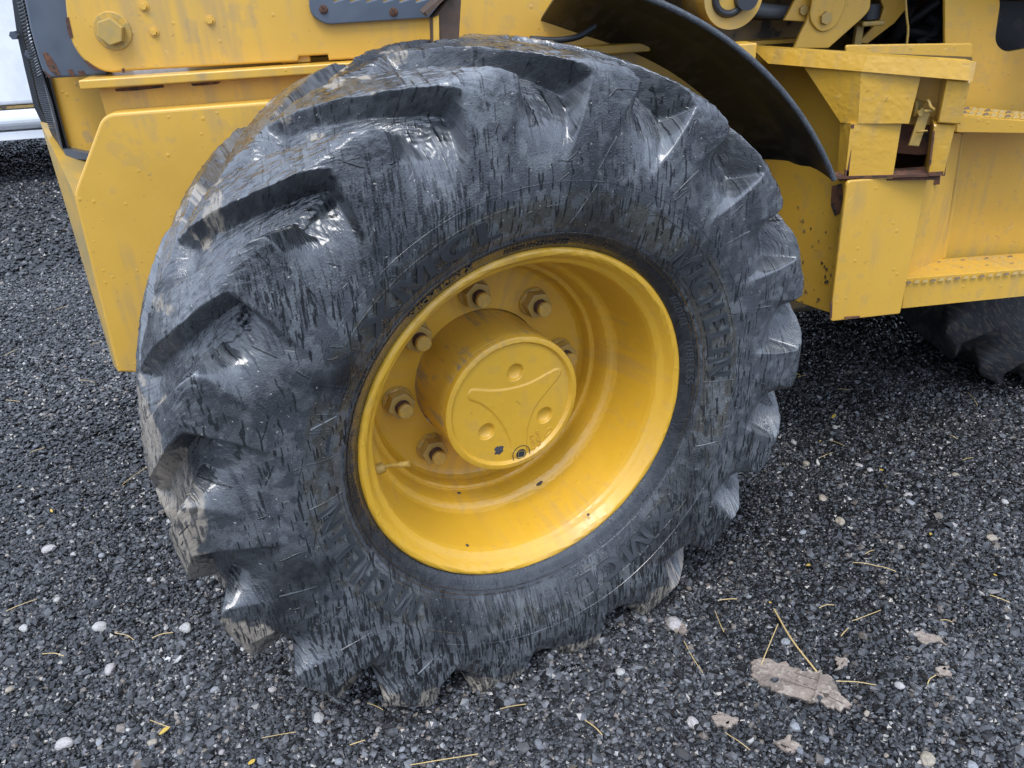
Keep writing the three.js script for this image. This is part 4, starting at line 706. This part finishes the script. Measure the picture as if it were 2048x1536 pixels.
// ---- steps to the cab on the right
{
  part('step_wall', sheet([[1890, -200], [1985, -200], [2001, 10], [1990, 85], [2010, 105], [2180, 70], [2180, 240], [1890, 235]], -0.66, 0.01, { round: [0, 0, 0.01, 0.02, 0.02, 0, 0, 0] }), yellow, loader, 'yellow cab side wall with a dark opening');
  part('opening_shade_sheet', sheet([[1960, -200], [2200, -200], [2200, 130], [1960, 130]], -0.80, 0.01, { bevel: 0 }), blackPlastic, loader, 'black sheet added as the shade behind the opening in the cab wall');  // black sheet, colours in the dark of the opening
  const s0 = [1.02, -0.62], s1 = [1.5, -0.50];
  const up = part('upper_step', slab([atZ(1913, 232, -0.50), atZ(2200, 254, -0.46), atZ(2200, 268, -0.46), atZ(1911, 264, -0.50)], 0.14), yellow, loader, 'upper yellow step with raised teeth');
  part('recess_side', slab([atZ(1870, 264, -0.50), atZ(1790, 562, -0.47), atZ(1886, 522, -0.605), atZ(1923, 266, -0.60)], 0.006), yellow, loader);
  part('recess_back', sheet([[1918, 255], [2250, 255], [2250, 560], [1880, 560], [1884, 512]], -0.63, 0.01, { bevel: 0.001 }), yellow, loader);
  part('weld_seam', boxUV(new THREE.TubeGeometry(new THREE.CatmullRomCurve3([atZ(1922, 268, -0.605), atZ(1905, 400, -0.605), atZ(1886, 515, -0.605)]), 30, 0.006, 8)), yellow, loader);
  part('recess_gap', sheet([[1884, 508], [1895, 528], [1880, 528]], -0.618, 0.004, { bevel: 0 }), hoseRubber, loader);
  const low = part('lower_step', merge([slab([atZ(1808, 558, -0.46), atZ(2250, 522, -0.46), atZ(2250, 572, -0.46), atZ(1803, 617, -0.46)], 0.012), hull([atZ(1808, 558, -0.462), atZ(2250, 522, -0.462), atZ(1835, 521, -0.60), atZ(2250, 492, -0.60)].flatMap(p => [p, p.clone().add(new THREE.Vector3(0, -0.008, 0))]))]), yellow, loader, 'lower yellow step with three rows of teeth');
  const tooth = hull([[-0.008, 0, 0.002], [0.008, 0, 0.002], [-0.004, 0.006, 0], [0.004, 0.006, 0], [-0.008, 0, -0.003], [0.008, 0, -0.003]].map(v => new THREE.Vector3(...v)));
  const row = (n, x0, y0, x1, y1, z, par) => { for (let k = 0; k < n; k++) { const p = atZ(lerp(x0, x1, k / (n - 1)), lerp(y0, y1, k / (n - 1)), z); const m = part('tooth', tooth, k % 3 ? boltYellow : grime, par); m.position.copy(p); m.position.y -= 0.001; } };
  row(13, 1830, 530, 2020, 514, -0.572, low); row(14, 1822, 546, 2040, 527, -0.515, low); row(15, 1817, 566, 2046, 546, -0.455, low);
  row(9, 1928, 226, 2045, 236, -0.50, up); row(9, 1934, 218, 2045, 228, -0.54, up);
}

// ------------------------------------------------------------------ white vehicle parked behind
{
  const t = thing('white_trailer', 'long white panelled trailer parked behind the yellow machine', 'trailer'), z = -5.2;
  const y = (py) => atZ(40, py, z).y;
  part('body', bx(-8.5, 0.5, y(210), 3.4, z, z - 2.3, 0.03), whitePaint, t);
  part('seam_strip', bx(-8.5, 0.5, y(217), y(211), z - 0.01, z - 2.2, 0.003), grime, t);
  const yr = (y(218) + y(260)) / 2, rr0 = (y(218) - y(260)) / 2, rail = new THREE.CylinderGeometry(rr0, rr0, 9, 24); rail.rotateZ(Math.PI / 2); rail.translate(-4, yr, z - rr0 + 0.03);
  part('side_rail', boxUV(rail), whitePaint, t);
  part('lower_sill', bx(-8.5, 0.5, y(280), y(263), z - 0.005, z - 2.2, 0.005), whitePaint, t);
  for (const x of [-6.9, -2.2, -1.1]) { const w = part('wheel', boxUV(new THREE.CylinderGeometry(0.36, 0.36, 0.24, 40).rotateX(Math.PI / 2).translate(x, 0.36, z - 0.3)), hoseRubber, t); part('wheel_disc', boxUV(new THREE.CylinderGeometry(0.22, 0.22, 0.26, 32).rotateX(Math.PI / 2).translate(x, 0.36, z - 0.3)), whitePaint, w); }
}

// ------------------------------------------------------------------ loose things on the ground
const stoneMats = [[0.34, 0.325, 0.30], [0.28, 0.235, 0.175], [0.22, 0.225, 0.23], [0.34, 0.31, 0.29], [0.12, 0.125, 0.135]].map((c, k) => new THREE.MeshPhysicalMaterial({ ...noiseSet(c, c.map(v => v * 0.72), 80 + k, { N: 64, scale: 5 }), roughness: 0.5, bumpScale: 0.001 }));
function pebbleGeo(sd) { const g = mergeVertices(new THREE.IcosahedronGeometry(1, 2).deleteAttribute('normal').deleteAttribute('uv'), 1e-4), p = g.attributes.position; for (let i = 0; i < p.count; i++) { const x = p.getX(i), y = p.getY(i), z = p.getZ(i), k = 0.72 + 0.5 * noise(x * 1.3 + sd, y * 1.3, z * 1.3 + sd) + 0.12 * noise(x * 4 + sd, y * 4, z * 4); p.setXYZ(i, x * k * 1.2, y * k * 0.62, z * k * 0.9); } return boxUV(toCreasedNormals(g, 0.9)); }
const pebbles = [1, 5, 9, 14].map(pebbleGeo);
const STONE = [ // label, group, material
  ['small off white stone lying on the dark chippings', 'off white stones on the chippings'], ['small tan stone lying on the dark chippings', 'tan stones on the chippings'], ['mid grey pebble lying on the dark chippings', 'grey pebbles on the chippings'], ['pale brownish pebble lying on the dark chippings', 'pale brown pebbles on the chippings'], ['dark slate grey pebble among the chippings', 'slate pebbles on the chippings']];
function stone(px, py, size, kind) {
  const p = atY(px, py, 0.006), m = shadows(new THREE.Mesh(pebbles[(rnd() * 4) | 0], stoneMats[kind])); m.name = numbered('stone'); m.position.set(p.x, 0.005 + size * 0.28, p.z); m.scale.setScalar(size); m.rotation.set(rr(-0.3, 0.3), rr(0, 6.3), rr(-0.3, 0.3));
  m.userData = { label: STONE[kind][0], category: 'stone', group: STONE[kind][1] }; scene.add(m);
}
seed = 99;
for (const [x, y, s, k] of [[100, 1100, 11, 3], [200, 1255, 11, 0], [372, 1258, 11, 0], [220, 1340, 10, 3], [130, 1490, 11, 3], [638, 1437, 9, 0], [1386, 1448, 9, 3], [1855, 1520, 11, 1], [1645, 997, 9, 1], [1717, 932, 8, 3], [1740, 942, 7, 0], [1910, 952, 8, 1], [1816, 992, 8, 3], [1820, 1006, 8, 2], [1612, 928, 8, 1], [1587, 885, 7, 0], [48, 1258, 8, 0], [60, 1065, 7, 2], [212, 1008, 5, 0], [1680, 1045, 10, 1], [1905, 1052, 8, 3], [1985, 1078, 9, 1], [1663, 880, 6, 0], [1697, 998, 6, 0], [2010, 1005, 7, 0], [1572, 1285, 8, 2], [1640, 1395, 6, 0], [1798, 1372, 7, 0], [1945, 1535, 8, 2], [1590, 1455, 8, 2], [1500, 1480, 6, 0], [150, 1050, 5, 0], [300, 1160, 6, 0], [45, 1005, 6, 2], [1348, 1250, 14, 3], [1240, 1345, 8, 0], [1175, 1340, 6, 1], [905, 1395, 6, 2], [545, 1380, 6, 3], [20, 1380, 7, 1], [115, 1200, 6, 0], [430, 1380, 6, 2]]) stone(x, y, s / 800, k);
for (let k = 0; k < 150; k++) { // the rest of those that stand out
  const left = rnd() < 0.5, x = rnd() < 0.3 ? rr(0, 2048) : left ? rr(0, 420) : rr(1350, 2048), y = x > 420 && x < 1350 ? rr(1430, 1536) : rr(left ? 620 : 800, 1536);
  stone(x, y, 0.0032 + 0.0055 * Math.pow(rnd(), 2), rnd() < 0.3 ? 2 : rnd() < 0.5 ? 4 : (rnd() * 4) | 0);
}
// straw
const strawMat = new THREE.MeshPhysicalMaterial({ ...noiseSet([0.50, 0.36, 0.15], [0.36, 0.25, 0.10], 91, { N: 64, scale: 6 }), roughness: 0.5, bumpScale: 0.0005 });
function straw(x0, y0, x1, y1, r) {
  const a = atY(x0, y0, 0.013), b = atY(x1, y1, 0.013), c = a.clone().lerp(b, rr(0.35, 0.65)); c.y += rr(0.001, 0.004); c.x += rr(-0.06, 0.06) * a.distanceTo(b); c.z += rr(-0.06, 0.06) * a.distanceTo(b);
  const len = a.distanceTo(b), kind = r > 0.0014 ? ['thick pale straw stalk lying beside the flat mud clod', null] : len > 0.055 ? ['long thin straw stalk lying on the chippings', 'long straw stalks'] : ['short broken bit of straw on the chippings', 'short bits of straw'];
  const m = shadows(new THREE.Mesh(boxUV(new THREE.TubeGeometry(new THREE.CatmullRomCurve3([a, c, b]), 8, r, 6)), strawMat)); m.name = numbered('straw'); m.userData = { label: kind[0], category: 'straw' }; if (kind[1]) m.userData.group = kind[1]; scene.add(m);
}
straw(1548, 1218, 1634, 1344, 0.0019);
for (const q of [[1556, 1248, 1522, 1330], [1698, 1244, 1762, 1220], [1706, 1125, 1758, 1133], [1756, 1132, 1792, 1143], [1682, 1272, 1697, 1256], [1638, 1216, 1668, 1210], [1730, 1108, 1748, 1100], [1672, 1362, 1752, 1370], [1368, 1282, 1406, 1346], [1430, 1222, 1448, 1264], [1438, 1200, 1474, 1198], [820, 1530, 956, 1508], [994, 1420, 1052, 1408], [735, 1406, 766, 1420], [524, 1476, 592, 1464], [230, 1266, 268, 1280], [12, 1222, 74, 1198], [304, 1276, 346, 1265], [244, 970, 294, 934], [8, 712, 34, 698], [84, 1308, 128, 1312], [1595, 755, 1612, 750], [1675, 778, 1700, 780], [1640, 915, 1665, 905], [1658, 880, 1690, 892], [1935, 785, 1955, 812], [1900, 870, 1915, 878], [1925, 920, 1945, 915], [110, 620, 135, 612], [160, 760, 190, 765], [180, 690, 200, 684], [12, 800, 40, 803], [1855, 1368, 1872, 1350], [1980, 1190, 2020, 1205], [1880, 1240, 1905, 1244], [1450, 1465, 1500, 1500], [700, 1490, 730, 1480], [300, 1440, 340, 1455], [1170, 1440, 1205, 1470], [60, 905, 90, 895]]) straw(...q, rr(0.0007, 0.0012));
// flat clods pressed out of a tread
const mudMat = new THREE.MeshStandardMaterial({ ...noiseSet([0.21, 0.165, 0.13], [0.13, 0.102, 0.082], 95, { N: 512, scale: 30, c2: [0.26, 0.215, 0.17] }), roughness: 0.85, bumpScale: 0.012 });
function clod(outline, h, sd, label, ridges) {
  const P = outline.map(([x, y]) => atY(x, y, 0.006)), fine = [];
  P.forEach((p, i) => { const q = P[(i + 1) % P.length], n = Math.max(2, Math.round(p.distanceTo(q) / 0.004)); for (let k = 0; k < n; k++) { const v = p.clone().lerp(q, k / n); v.x += 0.016 * (noise(v.x * 150, v.z * 150, sd) - 0.5); v.z += 0.016 * (noise(v.x * 120, v.z * 120, sd + 4) - 0.5); fine.push(new THREE.Vector2(v.x, -v.z)); } });
  const s = shapeOf(fine.map(v => ({ x: v.x, y: v.y }))), list = [];
  const g = new THREE.ExtrudeGeometry(s, { depth: h * 0.4, bevelEnabled: true, bevelSize: h * 0.5, bevelOffset: -h * 0.4, bevelThickness: h * 0.35, bevelSegments: 3 }); g.rotateX(-Math.PI / 2); g.translate(0, 0.0068, 0); list.push(boxUV(g));
  for (const [x0, y0, x1, y1, w] of ridges || []) { const a = atY(x0, y0, 0.0068 + h), b = atY(x1, y1, 0.0068 + h); list.push(boxUV(new THREE.TubeGeometry(new THREE.CatmullRomCurve3([a, a.clone().lerp(b, 0.5).add(new THREE.Vector3(0.001, 0.001, 0.002)), b]), 12, w, 5))); }
  const m = shadows(new THREE.Mesh(merge(list), mudMat)); m.name = numbered('mud_clod'); m.userData = { label, category: 'clod' }; scene.add(m);
}
clod([[1502, 1330], [1530, 1322], [1565, 1326], [1600, 1345], [1640, 1348], [1672, 1370], [1696, 1408], [1680, 1424], [1650, 1410], [1610, 1400], [1570, 1392], [1540, 1380], [1508, 1362]], 0.009, 5, 'large flat brown mud clod with tread lines pressed in it', [[1642, 1346, 1625, 1402, 0.0028], [1570, 1360, 1632, 1378, 0.0014], [1590, 1344, 1640, 1360, 0.0014]]);
clod([[1430, 1440], [1450, 1428], [1472, 1440], [1468, 1456], [1450, 1462], [1436, 1456]], 0.012, 9, 'small crumbling tan clod beside a flat dark lump');
clod([[1545, 1486], [1575, 1478], [1600, 1496], [1590, 1512], [1560, 1500]], 0.008, 13, 'thin brown smear of mud below the large clod');
clod([[1815, 1268], [1845, 1264], [1880, 1280], [1890, 1290], [1850, 1288]], 0.006, 17, 'narrow pale smear of mud on grey chippings');
clod([[1870, 1338], [1895, 1330], [1900, 1350], [1882, 1356]], 0.007, 23, 'round pale crumb of mud with straw beside it');
clod([[1668, 1320], [1688, 1316], [1694, 1334], [1674, 1340]], 0.008, 29, 'little grey mud crumb above the large clod');
clod([[1334, 1240], [1350, 1236], [1376, 1266], [1366, 1274], [1342, 1256]], 0.012, 31, 'elongated brown lump of mud close to the tyre');
// bits of yellow leaf and paint
const leafMat = flat([0.42, 0.28, 0.035], 0.6);
for (const [x, y, s] of [[1668, 832, 13], [1617, 1130, 9], [1762, 940, 7], [1772, 974, 6], [1861, 1068, 6], [327, 1462, 10], [505, 1523, 8], [1640, 882, 4], [103, 1022, 6], [1540, 1205, 4], [1990, 1150, 4], [1500, 905, 6], [1595, 748, 6]]) {
  const p = atY(x, y, 0.011), v = [], n = 9; const pts = []; for (let k = 0; k < n; k++) { const q = k / n * 6.2832, r = s / 1300 * (0.4 + 0.9 * rnd()); pts.push(new THREE.Vector3(r * Math.cos(q) * 1.4, 0.0008 * (k % 2), r * Math.sin(q) * 0.7)); pts.push(new THREE.Vector3(r * Math.cos(q) * 1.35, 0.0016, r * Math.sin(q) * 0.65)); }
  const m = shadows(new THREE.Mesh(hull(pts), leafMat)); m.name = numbered('leaf_scrap'); m.position.copy(p); m.rotation.set(rr(-0.2, 0.2), rr(0, 6.3), rr(-0.2, 0.2)); m.userData = { label: 'small scrap of yellow leaf on the chippings', category: 'leaf', group: 'yellow leaf scraps' }; scene.add(m);
}

renderer.render(scene, camera);
